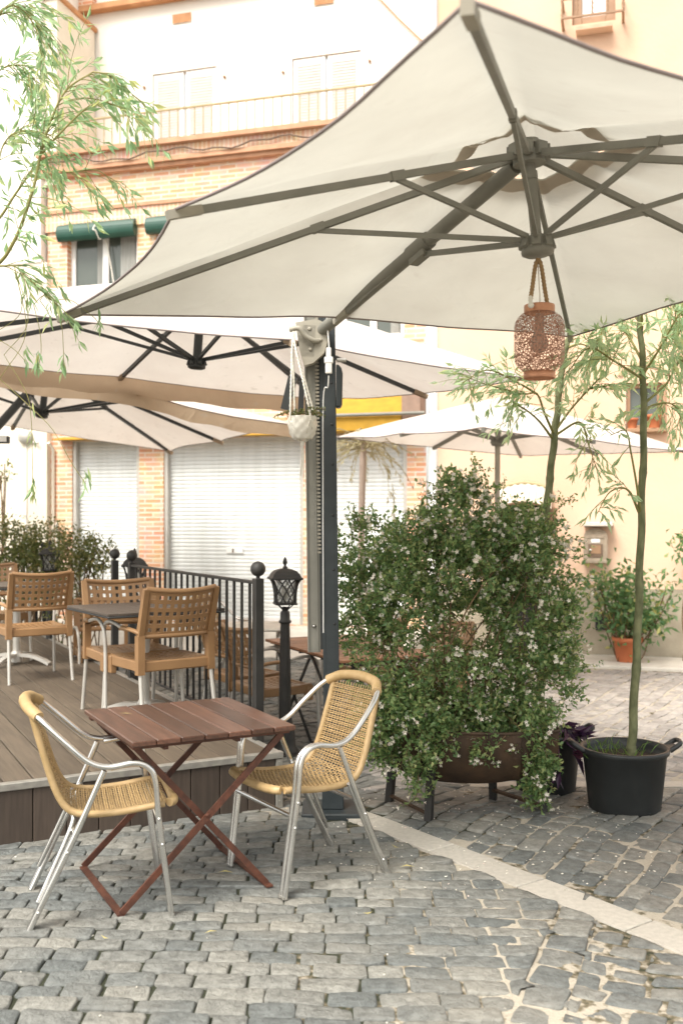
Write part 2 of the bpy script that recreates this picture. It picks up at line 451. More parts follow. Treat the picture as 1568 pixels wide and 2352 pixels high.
    def build(self, name, m, parent=None, off=None, props=None):
        me = bpy.data.meshes.new(name)
        used = sorted({i for f in self.f for i in f})
        if len(used) < len(self.v):
            mp = {j: i for i, j in enumerate(used)}
            self.v = [self.v[j] for j in used]; self.f = [tuple(mp[i] for i in f) for f in self.f]
        vs = self.v
        if off is not None:
            ox, oy, oz = off
            vs = [(x - ox, y - oy, z - oz) for x, y, z in vs]
        me.from_pydata(vs, [], self.f)
        me.polygons.foreach_set('use_smooth', self.sm)
        me.materials.append(M[m] if isinstance(m, str) else m)
        me.update()
        o = bpy.data.objects.new(name, me)
        COL.objects.link(o)
        if parent: o.parent = parent
        if props:
            for k, v in props.items(): o[k] = v
        return o

def thing(name, label, cat, loc=(0, 0, 0), rotz=0, group=None):
    o = bpy.data.objects.new(name, None)
    o.empty_display_size = .1
    COL.objects.link(o)
    o.location = loc; o.rotation_euler = (0, 0, rotz)
    o['label'] = label; o['category'] = cat
    if group: o['group'] = group
    return o

def tag(o, label, cat, group=None):
    o['label'] = label; o['category'] = cat
    if group: o['group'] = group
    return o

def copy_thing(src, loc, rotz, label, group=None):
    r = src.copy(); COL.objects.link(r)
    r.location = loc; r.rotation_euler = (0, 0, rotz); r['label'] = label
    if group: r['group'] = group
    for ch in list(src.children):
        c = ch.copy(); COL.objects.link(c); c.parent = r
        for g in list(ch.children):
            d = g.copy(); COL.objects.link(d); d.parent = c
    return r

def face_to(fx, fy):
    return math.atan2(fy, fx) - math.pi / 2
# ------------------------------------------------------------------ camera, light
cam_d = bpy.data.cameras.new('camera')
cam_d.sensor_fit = 'AUTO'; cam_d.sensor_width = 36; cam_d.lens = FPX / 2352 * 36
cam_d.shift_y = (1200 - 1176) / 2352
cam_d.clip_end = 500
cam_d.dof.use_dof = True; cam_d.dof.focus_distance = 4.9; cam_d.dof.aperture_fstop = 2.5
cam = bpy.data.objects.new('camera', cam_d); COL.objects.link(cam)
cam.location = (0, 0, EYE); cam.rotation_euler = (R_(90), 0, 0)
scene.camera = cam

SUN_FROM = Vector((-.42, -.62, 1.0)).normalized()
sd = bpy.data.lights.new('sun', 'SUN'); sd.energy = 1.5; sd.angle = R_(24); sd.color = (1.0, .955, .87)
so = bpy.data.objects.new('sun', sd); COL.objects.link(so)
so.rotation_euler = SUN_FROM.to_track_quat('Z', 'Y').to_euler()
w = bpy.data.worlds.new('World'); scene.world = w; w.use_nodes = True
nt = w.node_tree
sky = N(nt, 'ShaderNodeTexSky'); sky.sky_type = 'NISHITA'; sky.sun_disc = False
sky.sun_elevation = math.asin(SUN_FROM.z); sky.sun_rotation = math.atan2(SUN_FROM.x, SUN_FROM.y)
sky.dust_density = 3.5; sky.air_density = 1.0
hs = N(nt, 'ShaderNodeHueSaturation'); hs.inputs['Saturation'].default_value = .22
tint = N(nt, 'ShaderNodeMix', data_type='RGBA', blend_type='MULTIPLY'); tint.inputs[0].default_value = 1
tint.inputs[7].default_value = (1.0, .975, .91, 1)
bg = nt.nodes['Background']; bg.inputs['Strength'].default_value = .15
L(nt, sky.outputs[0], hs.inputs['Color']); L(nt, hs.outputs[0], tint.inputs[6]); L(nt, tint.outputs[2], bg.inputs['Color'])
scene.view_settings.view_transform = 'Standard'
try: scene.view_settings.look = 'None'
except Exception: pass
scene.view_settings.exposure = EXPOSURE = 1.22
scene.view_settings.gamma = 1
scene.cycles.use_denoising = True
scene.cycles.max_bounces = 8; scene.cycles.transparent_max_bounces = 12
scene.cycles.sample_clamp_indirect = 6

# ------------------------------------------------------------------ street paving
SP = Vector((.150, 5.37)); SD = Vector((.59, -.807)).normalized(); SN = Vector((.807, .59)).normalized()   # strip centre line
SW = .086
FAR_STRIP = (6.20, 6.38)
def strip_side(x, y):
    return (Vector((x, y)) - SP).dot(SN)
def strip_t(x, y):
    return (Vector((x, y)) - SP).dot(SD)
RB0, RB1 = Vector((.917, 3.956)), Vector((.612, 3.18))
def border_dot(x, y):
    d = (RB1 - RB0).normalized()
    return (Vector((x, y)) - RB0).dot(Vector((-d.y, d.x)))
def near_border(x, y):
    d = (RB1 - RB0).normalized(); q = Vector((x, y)) - RB0
    return abs(border_dot(x, y)) < .03 and -.36 < q.dot(d) < 1.05
def rough_zone(x, y):
    d = (RB1 - RB0); n = Vector((-d.y, d.x)).normalized()
    return (Vector((x, y)) - RB0).dot(n) > 0 and strip_side(x, y) < 0 and y < 4.3
def sandamt(x, y):
    a = .42 + .55 * noise.noise(Vector((x * 1.3 + 5, y * 1.3, 0))) + .45 * noise.noise(Vector((x * 4.5, y * 4.5, 3)))
    a += .05 * sstep(.2, 1.2, x)
    if strip_side(x, y) > 0 and y > 4: a += .05
    if rough_zone(x, y): a += .12
    if y > 6.3 and x > .3: a += .25
    a -= .25 * sstep(3.9, 4.6, y) * (1 - sstep(-.4, .6, x))
    for gx, gy, gr in ((-.87, 3.49, .10), (-.50, 3.70, .13), (-1.02, 3.98, .12), (-.95, 3.56, .08), (-.70, 3.80, .10), (.2, 4.3, .15), (.62, 3.85, .16)):
        a += .55 * math.exp(-((x - gx) ** 2 + (y - gy) ** 2) / (gr * gr))
    return a

def ground_sheet():
    xs = []
    x = -60.0
    while x < 60:
        xs.append(x)
        ax = abs(x + .2)
        x += .032 if ax < 2.0 else (.12 if ax < 4 else (.5 if ax < 8 else 6))
    ys = []
    y = -25.0
    while y < 60:
        ys.append(y)
        y += .026 if 2.6 < y < 6.4 else (.1 if 1.8 < y < 14 else (.8 if 0 < y < 20 else 6))
    vs = []; sand = []
    for yy in ys:
        for xx in xs:
            s = sandamt(xx, yy)
            h = -.0125 + .0085 * min(1.1, max(-.2, s)) + .005 * noise.noise(Vector((xx * 14, yy * 14, 1))) + .004 * noise.noise(Vector((xx * 40, yy * 40, 1)))
            if rough_zone(xx, yy): h += .006
            if abs(strip_side(xx, yy)) < SW + .01 or (FAR_STRIP[0] - .02 < yy < FAR_STRIP[1] + .02 and xx > .7): h = min(h, -.014)
            vs.append((xx, yy, gz(xx, yy) + h)); sand.append(s)
    nx = len(xs)
    fs = [(j * nx + i, j * nx + i + 1, (j + 1) * nx + i + 1, (j + 1) * nx + i) for j in range(len(ys) - 1) for i in range(nx - 1)]
    mb = MB(); mb.add(vs, fs, True)
    o = mb.build('ground', 'joint')
    at = o.data.attributes.new('sand', 'FLOAT', 'POINT')
    at.data.foreach_set('value', sand)
    o['kind'] = 'structure'
ground_sheet()

rs = random.Random(11)
BD = (RB1 - RB0).normalized(); BN = Vector((-BD.y, BD.x))
def stone(mb, fn, u, v, lu, lv, low=0.0, rough=1.0, border=True):
    """one sett: rounded outline, domed uneven top; fn maps row coordinates to the street"""
    k = 14
    ring = []
    e = .25
    for j in range(k):
        a = 2 * math.pi * (j + .5) / k
        ca, sa = math.cos(a), math.sin(a)
        cx = math.copysign(abs(ca) ** e, ca); sy = math.copysign(abs(sa) ** e, sa)
        jx = 1 + rs.uniform(-.03, .03) * rough; jy = 1 + rs.uniform(-.05, .05) * rough
        ring.append((cx * jx, sy * jy))
    co = [(sx, sy, rs.uniform(-.065, .03) * rough, rs.uniform(-.13, .05) * rough) for sx in (-1, 1) for sy in (-1, 1)]
    ring = [(x + sum(-a * -sx * (1 + sx * x) * (1 + sy * y) / 4 for sx, sy, a, b in co), y + sum(b * sy * (1 + sx * x) * (1 + sy * y) / 4 for sx, sy, a, b in co)) for x, y in ring]
    tx, ty = rs.uniform(-.03, .03), rs.uniform(-.04, .04)
    h0 = rs.uniform(-.004, .004) - low
    prof = ((1.0, -.045), (1.0, -.0065), (.972, -.0012), (.92, .0003), (.5, .0012))
    vs = []
    X, Y = fn(u, v); cs = 1 if strip_side(X, Y) > 0 else -1
    bs = 0
    if border and cs < 0 and -.42 < (Vector((X, Y)) - RB0).dot(BD) < 1.1: bs = 1 if border_dot(X, Y) > 0 else -1
    for s, z in prof:
        for x, y in ring:
            uu, vv = u + x * lu / 2 * s, v + y * lv / 2 * s
            X, Y = fn(uu, vv)
            zz = z + h0 + x * s * tx * lu + y * s * ty * lv
            if z > -.02: zz += .0035 * noise.noise(Vector((X * 22, Y * 22, u)))
            g_ = (strip_side(X, Y)) * cs
            if g_ < SW + .008 and strip_t(X, Y) > -.44:
                q_ = SN * ((SW + .008 - g_) * cs); X += q_.x; Y += q_.y
            if bs and BN.dot(Vector((X, Y)) - RB0) * bs < .084:
                q_ = BN * ((.084 - BN.dot(Vector((X, Y)) - RB0) * bs) * bs); X += q_.x; Y += q_.y
            vs.append((X, Y, gz(X, Y) + zz))
    X, Y = fn(u, v); vs.append((X, Y, gz(X, Y) + .004 + h0))
    fs = []
    n = len(prof)
    for r in range(n - 1):
        for j in range(k):
            j2 = (j + 1) % k
            fs.append((r * k + j, r * k + j2, (r + 1) * k + j2, (r + 1) * k + j))
    c = len(vs) - 1
    for j in range(k):
        fs.append(((n - 1) * k + j, (n - 1) * k + (j + 1) % k, c))
    mb.add(vs, fs, True)

DE1 = Vector((.885, .466)).normalized(); DE2 = Vector((-.466, .885)).normalized()
DA = Vector((-.335, 5.643))                                    # the deck's front right corner
def on_deck(x, y, m=.0):
    q = Vector((x, y)) - DA
    return q.dot(DE1) < -m and q.dot(DE2) > m

def ok_common(x, y):
    if abs(strip_side(x, y)) < SW + .022 and strip_t(x, y) > -.45: return False
    if FAR_STRIP[0] - .03 < y < FAR_STRIP[1] + .03 and x > .75: return False
    if on_deck(x, y, .12): return False
    if y > 12.75 - .286 * x - 1.1: return False
    lim = .36 * y + .85
    return -lim - .1 < x < lim and 2.3 < y

def mapL(u, v):
    return u, v + u * (-.05 + .20 * sstep(4.1, 5.1, v)) + .012 * noise.noise(Vector((u * 1.5, v * 2, 0)))
RA = Vector((.55, .835)).normalized(); RBv = Vector((.835, -.55)).normalized()
def mapR(u, v):
    p = SP + RA * (u + .03 * noise.noise(Vector((u, v, 4)))) + RBv * (v + .05 * noise.noise(Vector((u * 1.2, v, 9))))
    return p.x, p.y
CA, SA = math.cos(R_(-24)), math.sin(R_(-24))
def mapQ(u, v):
    uu = u + .05 * noise.noise(Vector((u * 3, v * 3, 2))); vv = v + .05 * noise.noise(Vector((u * 3, v * 3, 7)))
    return uu * CA - vv * SA, uu * SA + vv * CA

def cobbles():
    mb = MB(); far = MB()
    # left and front: rows across the picture
    v = 2.2
    while v < 12.5:
        rh = rs.uniform(.089, .103)
        u = -5 + rs.uniform(0, .2)
        while u < 2.2:
            lu = rs.uniform(.125, .22)
            uc = u + lu / 2
            x, y = mapL(uc, v)
            if strip_side(x, y) < 0 and ok_common(x, y) and not rough_zone(x, y) and not near_border(x, y):
                stone(mb, mapL, uc, v, lu - rs.uniform(-.003, .008), rh - rs.uniform(-.008, .002))
            u += lu
        v += rh
    # beyond the stone strip: rows running away from it
    v = -6.0
    while v < 8:
        rh = rs.uniform(.105, .13)
        u = -3 + rs.uniform(0, .2)
        while u < 9:
            lu = rs.uniform(.13, .205)
            uc = u + lu / 2
            x, y = mapR(uc, v)
            if strip_side(x, y) > 0 and ok_common(x, y):
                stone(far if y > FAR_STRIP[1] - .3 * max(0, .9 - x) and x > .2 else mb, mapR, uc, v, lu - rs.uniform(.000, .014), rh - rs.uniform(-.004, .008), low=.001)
            u += lu
        v += rh
    # rough corner patch
    v = -2.0
    while v < 6:
        rh = rs.uniform(.09, .12)
        u = -3 + rs.uniform(0, .2)
        while u < 3:
            lu = rs.uniform(.12, .19)
            x, y = mapQ(u + lu / 2, v)
            if rough_zone(x, y) and ok_common(x, y) and not near_border(x, y):
                stone(mb, mapQ, u + lu / 2, v, lu - rs.uniform(.0, .026), rh - rs.uniform(.0, .018), low=.003, rough=1.7)
            u += lu
        v += rh
    # upright border stones along the rough patch
    d = (RB1 - RB0).normalized(); t = -.35
    while t < 1.0:
        l = rs.uniform(.13, .17)
        def mapB(u, v, d=d):
            p = RB0 + d * u + Vector((-d.y, d.x)) * v
            return p.x, p.y
        stone(mb, mapB, t + l / 2, -.0, l - .010, .155, rough=1.2, border=False)
        t += l
    o = mb.build('cobblestone_paving', 'cobble'); o['kind'] = 'structure'
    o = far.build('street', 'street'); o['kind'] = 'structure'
cobbles()

def granite_strip():
    mb = MB()
    t = -.42
    for l in (.42, .58, .59, .58, .60, .58, .6):
        a0, a1 = t + .004, t + l - .004
        q = [SP + SD * a0 - SN * SW, SP + SD * a1 - SN * SW, SP + SD * a1 + SN * SW, SP + SD * a0 + SN * SW]
        c = sum(q, Vector((0, 0))) / 4
        vs = []
        for z, s in ((-.05, 1), (-.003, 1), (.001, .985)):
            for p in q:
                pp = c + (p - c) * s
                vs.append((pp.x, pp.y, gz(pp.x, pp.y) + z))
        fs = [(8, 9, 10, 11)]
        for r in range(2):
            for j in range(4):
                j2 = (j + 1) % 4
                fs.append((r * 4 + j, r * 4 + j2, r * 4 + 4 + j2, r * 4 + 4 + j))
        mb.add(vs, fs); t += l
    x = .8
    while x < 6:
        l = .8
        vs = []
        q = [(x + .003, FAR_STRIP[0]), (x + l - .003, FAR_STRIP[0]), (x + l - .003, FAR_STRIP[1]), (x + .003, FAR_STRIP[1])]
        for z in (-.08, .001):
            for a, b in q: vs.append((a, b, gz(a, b) + z))
        mb.add(vs, [(4, 5, 6, 7), (0, 1, 5, 4), (1, 2, 6, 5), (2, 3, 7, 6), (3, 0, 4, 7)])
        x += l
    o = mb.build('paving_strip', 'granite'); o['kind'] = 'structure'
granite_strip()

# ------------------------------------------------------------------ deck
DZ = .30
deck = thing('deck', 'raised grey-brown plank platform with a pale metal nosing, carrying the resin chairs', 'deck', (DA.x, DA.y, 0), math.atan2(DE1.y, DE1.x))
def build_deck():
    W, D = 4.6, 8.9
    mb = MB()
    x = -.05
    while x > -W:
        seg = [(.036, D)]
        cut = rs.uniform(1.2, 3.4)
        for a, b in ((.036, cut - .002), (cut + .002, cut + 2.4), (cut + 2.404, D)):
            mb.bbox((x - .139, a, DZ - .024), (x, b, DZ + rs.uniform(-.001, .001)), .003)
        x -= .146
    mb.build('boards', 'deck', deck)
    mb = MB(); mb.box((-W, .03, -.1), (-.03, .07, DZ - .03)); mb.box((-W, .5, -.1), (-.05, D, DZ - .05))
    mb.build('substructure', 'black', deck)
    mb = MB()
    x = -.045
    while x > -W:
        mb.bbox((x - .161, 0.0, -.06), (x, .022, DZ - .032), .003); x -= .166
    mb.build('fascia_boards', 'fascia', deck)
    mb = MB(); mb.bbox((-W, -.012, DZ - .034), (.004, .034, DZ + .004), .004)
    mb.bbox((-.04, -.008, -.05), (.002, .028, DZ - .036), .004)
    mb.build('nosing', 'trim', deck)
    mb = MB(); mb.bbox((-.046, .036, DZ - .03), (-.004, D, DZ + .003), .003)
    mb.build('edge_trim', 'trim', deck)
    mb = MB()
    y = .05
    while y < D:
        mb.bbox((-.03, y, -.09), (-.008, y + .16, DZ - .034), .003); y += .165
    mb.build('side_cladding', 'fascia', deck)
    for i in range(5):
        mb = MB(); mb.lathe([(.004, 0), (.004, .002), (.0, .003)], (-.021, -.0085, .03 + i * .055), 8, (0, -1, 0)); mb.build('screw', 'alu_matt', deck)
build_deck()
def dk(a, b, z=DZ):
    p = DA + DE1 * a + DE2 * b
    return Vector((p.x, p.y, z))

# ------------------------------------------------------------------ railings, lamp posts
def railing(name, label, b0, b1, cat='railing', posts=(True, True)):
    base = dk(.0, b0)
    t = thing(name, label, cat, base, deck.rotation_euler.z)
    Ln = b1 - b0
    def post(y):
        mb = MB(); mb.bbox((-.028, y - .028, -.25), (.028, y + .028, .965), .004)
        o = mb.build('post', 'blackiron', t)
        mb = MB(); mb.lathe([(.012, .965), (.012, .985)] , (0, y, 0), 12)
        mb.lathe([(.001, .98)] + [(.046 * math.sin(a), 1.022 - .046 * math.cos(a)) for a in [i * math.pi / 10 for i in range(1, 10)]] + [(.001, 1.069)], (0, y, 0), 16)
        mb.build('ball_finial', 'blackiron', o)
    if posts[0]: post(0)
    if posts[1]: post(Ln)
    if Ln > .3:
        mb = MB(); mb.bbox((-.02, .03, .93), (.02, Ln - .03, .948), .003); mb.build('top_rail', 'blackiron', t)
        mb = MB(); mb.bbox((-.016, .03, .05), (.016, Ln - .03, .066), .003); mb.build('bottom_rail', 'blackiron', t)
        k = int(Ln / .125)
        for i in range(1, k):
            y = i * Ln / k
            mb = MB(); mb.bbox((-.008, y - .008, .067), (.008, y + .008, .929), .002)
            mb.build('baluster', 'blackiron', t)
    return t
railing('railing', 'black iron balustrade with ball-topped posts along the near right edge of the deck', .35, 3.04)
railing('railing', 'black iron balustrade at the far end of the deck, in front of the leafy hedge', 7.2, 8.7)
railing('iron_post', 'single black iron post with a ball top beside the smaller lamp, at the balustrade gap', 3.58, 3.66, 'post', (True, False))
railing('iron_post', 'single black iron post with a ball top at the far end of the deck', 6.64, 6.7, 'post', (True, False))

def lamp_post(label, x, y, z0, hh):
    t = thing('street_lamp', label, 'lamp post', (x, y, z0), R_(12))
    t['group'] = 'black lantern lamp posts along the deck'
    k = hh / 1.43
    S = lambda pr: [(r, z * k) for r, z in pr]
    mb = MB(); mb.bbox((-.11, -.11, -.03), (.11, .11, .012), .004)
    mb.lathe(S([(.095, .01), (.098, .03), (.080, .05), (.076, .10), (.070, .19), (.052, .235), (.050, .25)]), (0, 0, 0), 16)
    mb.build('base', 'blackiron', t)
    mb = MB(); n = 20; vs = []
    prof = S([(.046, .24), (.043, .5), (.036, .88), (.034, .93)])
    for r, z in prof:
        for j in range(n):
            a = 2 * math.pi * j / n; rr = r * (1 if j % 2 else .90)
            vs.append((rr * math.cos(a), rr * math.sin(a), z))
    mb.add(vs, [(i * n + j, i * n + (j + 1) % n, (i + 1) * n + (j + 1) % n, (i + 1) * n + j) for i in range(3) for j in range(n)])
    mb.lathe(S([(.034, .925), (.046, .935), (.046, .945), (.036, .955), (.036, 1.0), (.032, 1.01), (.022, 1.02), (.022, 1.045), (.0, 1.046)]), (0, 0, 0), 16)
    mb.build('post', 'blackiron', t)
    z0l, z1l = 1.075 * k, 1.245 * k
    lan = MB()
    def sq(h, s): return [(-s, -s, h), (s, -s, h), (s, s, h), (-s, s, h)]
    lan.bbox((-.08, -.08, z0l - .014), (.08, .08, z0l), .004)
    for sx, sy in ((1, 1), (1, -1), (-1, 1), (-1, -1)):
        lan.tube(smooth_path([(.008 * sx, .008 * sy, z0l - .055), (.022 * sx, .022 * sy, z0l - .045), (.05 * sx, .05 * sy, z0l - .014)], 4), .005, 6)
        lan.tube(smooth_path([(.069 * sx, .069 * sy, z0l), (.071 * sx, .071 * sy, z0l + .08), (.084 * sx, .084 * sy, z1l - .03), (.102 * sx, .102 * sy, z1l)], 4), .0055, 6)
    lob = lan.build('lantern_cage', 'blackiron', t)
    lat = MB()
    def wp(f, u, v):
        s = .068 + .006 * v + .026 * v ** 3
        h = z0l + (z1l - z0l) * v
        p = (s * u, -s, h)
        c, n_ = ((1, 0), (0, 1), (-1, 0), (0, -1))[f]
        return Vector((p[0] * c - p[1] * n_, p[0] * n_ + p[1] * c, h))
    for f in range(4):
        for a in (-.75, 0, .75, 1.5, -1.5):
            for sgn in (1, -1):
                pts = []
                for i in range(9):
                    v = i / 8; u = a + sgn * 1.33 * (v - .5)
                    if -1 <= u <= 1: pts.append(wp(f, u, v))
                if len(pts) > 1: lat.tube(pts, .0055, 5)
    lat.build('lattice', 'blackiron', lob)
    g = MB(); vs = sq(z0l + .002, .052) + sq(z1l - .004, .068)
    g.add(vs, [(0, 1, 5, 4), (1, 2, 6, 5), (2, 3, 7, 6), (3, 0, 4, 7)])
    g.build('glass', 'glass', lob)
    b = MB(); b.lathe([(.014, 0), (.014, .03), (.028, .06), (.03, .08), (.02, .105), (.0, .112)], (0, 0, z0l), 12); b.build('bulb', 'ceramic', lob)
    rf = MB()
    lv = [(.116, -.004), (.116, .008), (.104, .014), (.094, .035), (.074, .056), (.048, .068), (.018, .074)]
    vs = []
    for s, h in lv: vs += sq(z1l + h * k, s)
    fs = [(3, 2, 1, 0)] + [(r * 4 + j, r * 4 + (j + 1) % 4, r * 4 + 4 + (j + 1) % 4, r * 4 + 4 + j) for r in range(len(lv) - 1) for j in range(4)]
    rf.add(vs, fs)
    h = z1l + .074 * k
    rf.lathe([(.018, h - .002), (.018, h + .01), (.010, h + .016), (.010, h + .026), (.016, h + .034), (.018, h + .048), (.012, h + .064), (.004, h + .082), (.0, h + .086)], (0, 0, 0), 12)
    rf.build('roof', 'blackiron', t)
    return t
lamp_post('nearest black iron lamp post with a lattice lantern, right of the balustrade end post', -.41, 7.25, gz(-.41, 7.25), 1.465)
lamp_post('black lattice lantern lamp showing above a resin chair back, in front of a brick pillar', -1.825, 8.80, gz(-1.825, 8.8), 1.49)
lamp_post('farthest black lattice lantern lamp, dim among the hedge leaves at the deck end', -3.26, 11.15, 0, 1.43)
# ------------------------------------------------------------------ bistro set in front
def wrapped(mb, pts, r, pitch=.0052, amp=.07, n=10):
    """a core bound with cane: a tube with one fine ridge per turn"""
    pts = resample(smooth_path(pts, 12), pitch / 2)
    mb.tube(pts, [r * (1 + (amp if i % 2 else -amp)) for i in range(len(pts))], n)

def seat_profile():
    return smooth_path([(0, -.262, .835), (0, -.225, .70), (0, -.175, .54), (0, -.125, .455), (0, -.05, .428), (0, .08, .428), (0, .20, .442), (0, .285, .452)], 10)

def half_width(s):
    return .172 + .022 * min(1, s / .45) + (.012 * (s - .45) / .42 if s > .45 else 0)

def rattan_chair(label, loc, rz):
    t = thing('rattan_chair', label, 'chair', loc, rz, 'rattan bistro chairs at the folding table')
    F = MB()
    half = [(.252, .280, 0), (.266, .228, .40), (.270, .212, .56), (.272, .185, .615), (.274, .13, .638), (.274, .03, .628), (.270, -.05, .655), (.256, -.14, .735), (.222, -.222, .812), (.150, -.272, .852), (0, -.292, .866)]
    full = half + [(-x, y, z) for x, y, z in half[-2::-1]]
    F.tube(smooth_path(full, 8), .0125, 12)
    F.build('arm_frame', 'alu', t)
    for s in (1, -1):
        G = MB()
        G.tube(smooth_path([(s * .226, .282, 0), (s * .240, .230, .40), (s * .2445, .214, .56), (s * .247, .186, .612), (s * .250, .135, .632), (s * .251, .04, .620)], 8), .0125, 12)
        for z in (.30, .405):
            y = .280 - .052 * z / .40
            G.lathe([(.007, 0), (.007, .002), (.004, .004), (0, .0042)], (s * (.252 + .014 * z / .4) + s * .0125, y, z), 10, (s, 0, 0))
        G.lathe([(.0132, 0), (.0132, .012)], (s * .226, .282, 0), 12); G.lathe([(.0132, 0), (.0132, .012)], (s * .252, .280, 0), 12)
        G.build('leg', 'alu', t)
        G = MB()
        G.tube(smooth_path([(s * .240, -.272, 0), (s * .262, -.10, .36), (s * .270, .012, .615)], 8), .0125, 12)
        G.tube(smooth_path([(s * .216, -.270, 0), (s * .238, -.098, .36), (s * .240, -.06, .44)], 8), .0125, 12)
        for z in (.07, .30):
            G.lathe([(.007, 0), (.007, .002), (.004, .004), (0, .0042)], (s * (.240 + .022 * z / .36) + s * .0125, -.272 + .172 * z / .36, z), 10, (s, 0, 0))
        G.build('leg', 'alu', t)
    G = MB()
    G.tube([(-.24, .245, .345), (.24, .245, .345)], .010, 10); G.tube([(-.235, -.10, .36), (.235, -.10, .36)], .010, 10)
    G.tube(smooth_path([(-.215, -.24, .10), (-.19, -.12, .36), (-.17, -.10, .44)], 6), .009, 8); G.tube(smooth_path([(.215, -.24, .10), (.19, -.12, .36), (.17, -.10, .44)], 6), .009, 8)
    G.build('stretcher', 'alu', t)
    prof = resample(seat_profile(), .004)
    step = .004
    W = MB()
    # weft strands, over and under the wires
    pitch = .0098
    total = (len(prof) - 1) * step
    k = 0; s = .02
    nw = 17
    while s < total - .012:
        i = min(len(prof) - 2, int(s / step)); p = prof[i]; tt = (prof[i + 1] - prof[i]).normalized()
        nrm = Vector((1, 0, 0)).cross(tt)
        hw = half_width(s)
        pts = []
        m = nw * 3
        for q in range(m + 1):
            a = q / m * 2 - 1
            ph = math.pi * (q / m * nw + k)
            dish = -.014 * (1 - a * a)
            pts.append(Vector((a * hw, p.y, p.z)) + nrm * (math.sin(ph) * .0032 + dish))
        W.tube(pts, .0040, 5, cap=False, flat=.8)
        s += pitch; k += 1
    W.build('woven_panel', 'wicker', t)
    V = MB()
    for j in range(1, nw):
        a = j / nw * 2 - 1
        pts = []
        for i in range(0, len(prof) - 1, 6):
            tt = (prof[i + 1] - prof[i]).normalized(); nrm = Vector((1, 0, 0)).cross(tt)
            pts.append(Vector((a * half_width(i * step), prof[i].y, prof[i].z)) + nrm * (-.014 * (1 - a * a)))
        V.tube(pts, .0022, 4, cap=False)
    V.build('warp_wires', 'wicker_wrap', t)
    E = MB()
    for sg in (1, -1):
        pts = []
        for i in range(0, len(prof), 8):
            pts.append(Vector((sg * (half_width(i * step) + .008), prof[i].y, prof[i].z)))
        wrapped(E, pts, .0145)
    hw = half_width(total) + .006
    wrapped(E, [(-hw, .275, .452), (-hw + .03, .296, .452), (-.08, .303, .446), (.08, .303, .446), (hw - .03, .296, .452), (hw, .275, .452)], .0185)
    wrapped(E, [(-.205, -.236, .826), (-.150, -.272, .853), (-.08, -.287, .863), (0, -.293, .867), (.08, -.287, .863), (.150, -.272, .853), (.205, -.236, .826)], .0235, amp=.045)
    E.build('wicker_binding', 'wicker_wrap', t)
    return t
def cp(src, loc, rz, label): return copy_thing(src, loc, rz, label)
rc = rattan_chair('rattan bistro chair with aluminium arms on the left, its back to the plank deck', (-1.03, 4.21, 0), face_to(.957, .285))
cp(rc, (-.150, 4.595, 0), face_to(-.83, -.56), 'rattan bistro chair with aluminium arms standing between the red-brown table and the flowering shrub')

def folding_table(name, label, loc, rz, wood='tablewood', steel='rust', group=None, full=True):
    t = thing(name, label, 'table', loc, rz, group)
    h = .722; n = 7; w = .725; ln = .79
    for i in range(n):
        x0 = -w / 2 + i * w / n
        mb = MB(); mb.bbox((x0 + .0018, -ln / 2, h - .022), (x0 + w / n - .0026, ln / 2, h + (.0004 if i % 2 else 0)), .0035)
        mb.build('slat', wood, t)
    mb = MB()
    for y in (-.335, .335): mb.bbox((-w / 2 + .012, y - .02, h - .040), (w / 2 - .012, y + .02, h - .0225), .003)
    mb.build('batten', 'rust' if steel == 'rust' else 'black', t)
    st = steel
    mb = MB()
    for y in (-.295, .295):
        mb.bar((-.315, y * .93, h - .045), (.275, y * .93, .015), .010, .026, up=(0, 1, 0) if False else (1, 0, 1))
    mb.bar((.275, -.31, .012), (.275, .31, .012), .030, .008); mb.bar((-.315, -.30, h - .048), (-.315, .30, h - .048), .024, .010)
    mb.build('leg_frame', st, t)
    mb = MB()
    for y in (-.315, .315):
        mb.bar((.33, y, h - .045), (-.385, y, .015), .010, .028, up=(-1, 0, 1))
        mb.lathe([(.009, 0), (.009, .004), (.004, .007), (0, .007)], (-.018, y * 1.02, .366), 10, (0, math.copysign(1, y), 0))
    mb.bar((-.385, -.32, .012), (-.385, .32, .012), .030, .008); mb.bar((.33, -.30, h - .048), (.33, .30, h - .048), .024, .010)
    for x in (-.2, .12): mb.bar((x, -.33, h - .052), (x, .33, h - .052), .02, .012)
    mb.build('leg_frame', st, t)
    return t
TR = math.atan2(.47, .883)
folding_table('folding_table', 'red-brown slatted folding table between the two rattan chairs, yellow leaf on top', (-.70, 4.49, 0), TR)
lf = MB(); lf.leaf((-1.02, 4.56, .727), (.9, -.25, 0), .075, .011, Vector((0, 1, 0)), .02, .1)
tag(lf.build('fallen_leaf', 'dryleaf'), 'narrow yellow leaf lying on the red-brown table top', 'leaf')

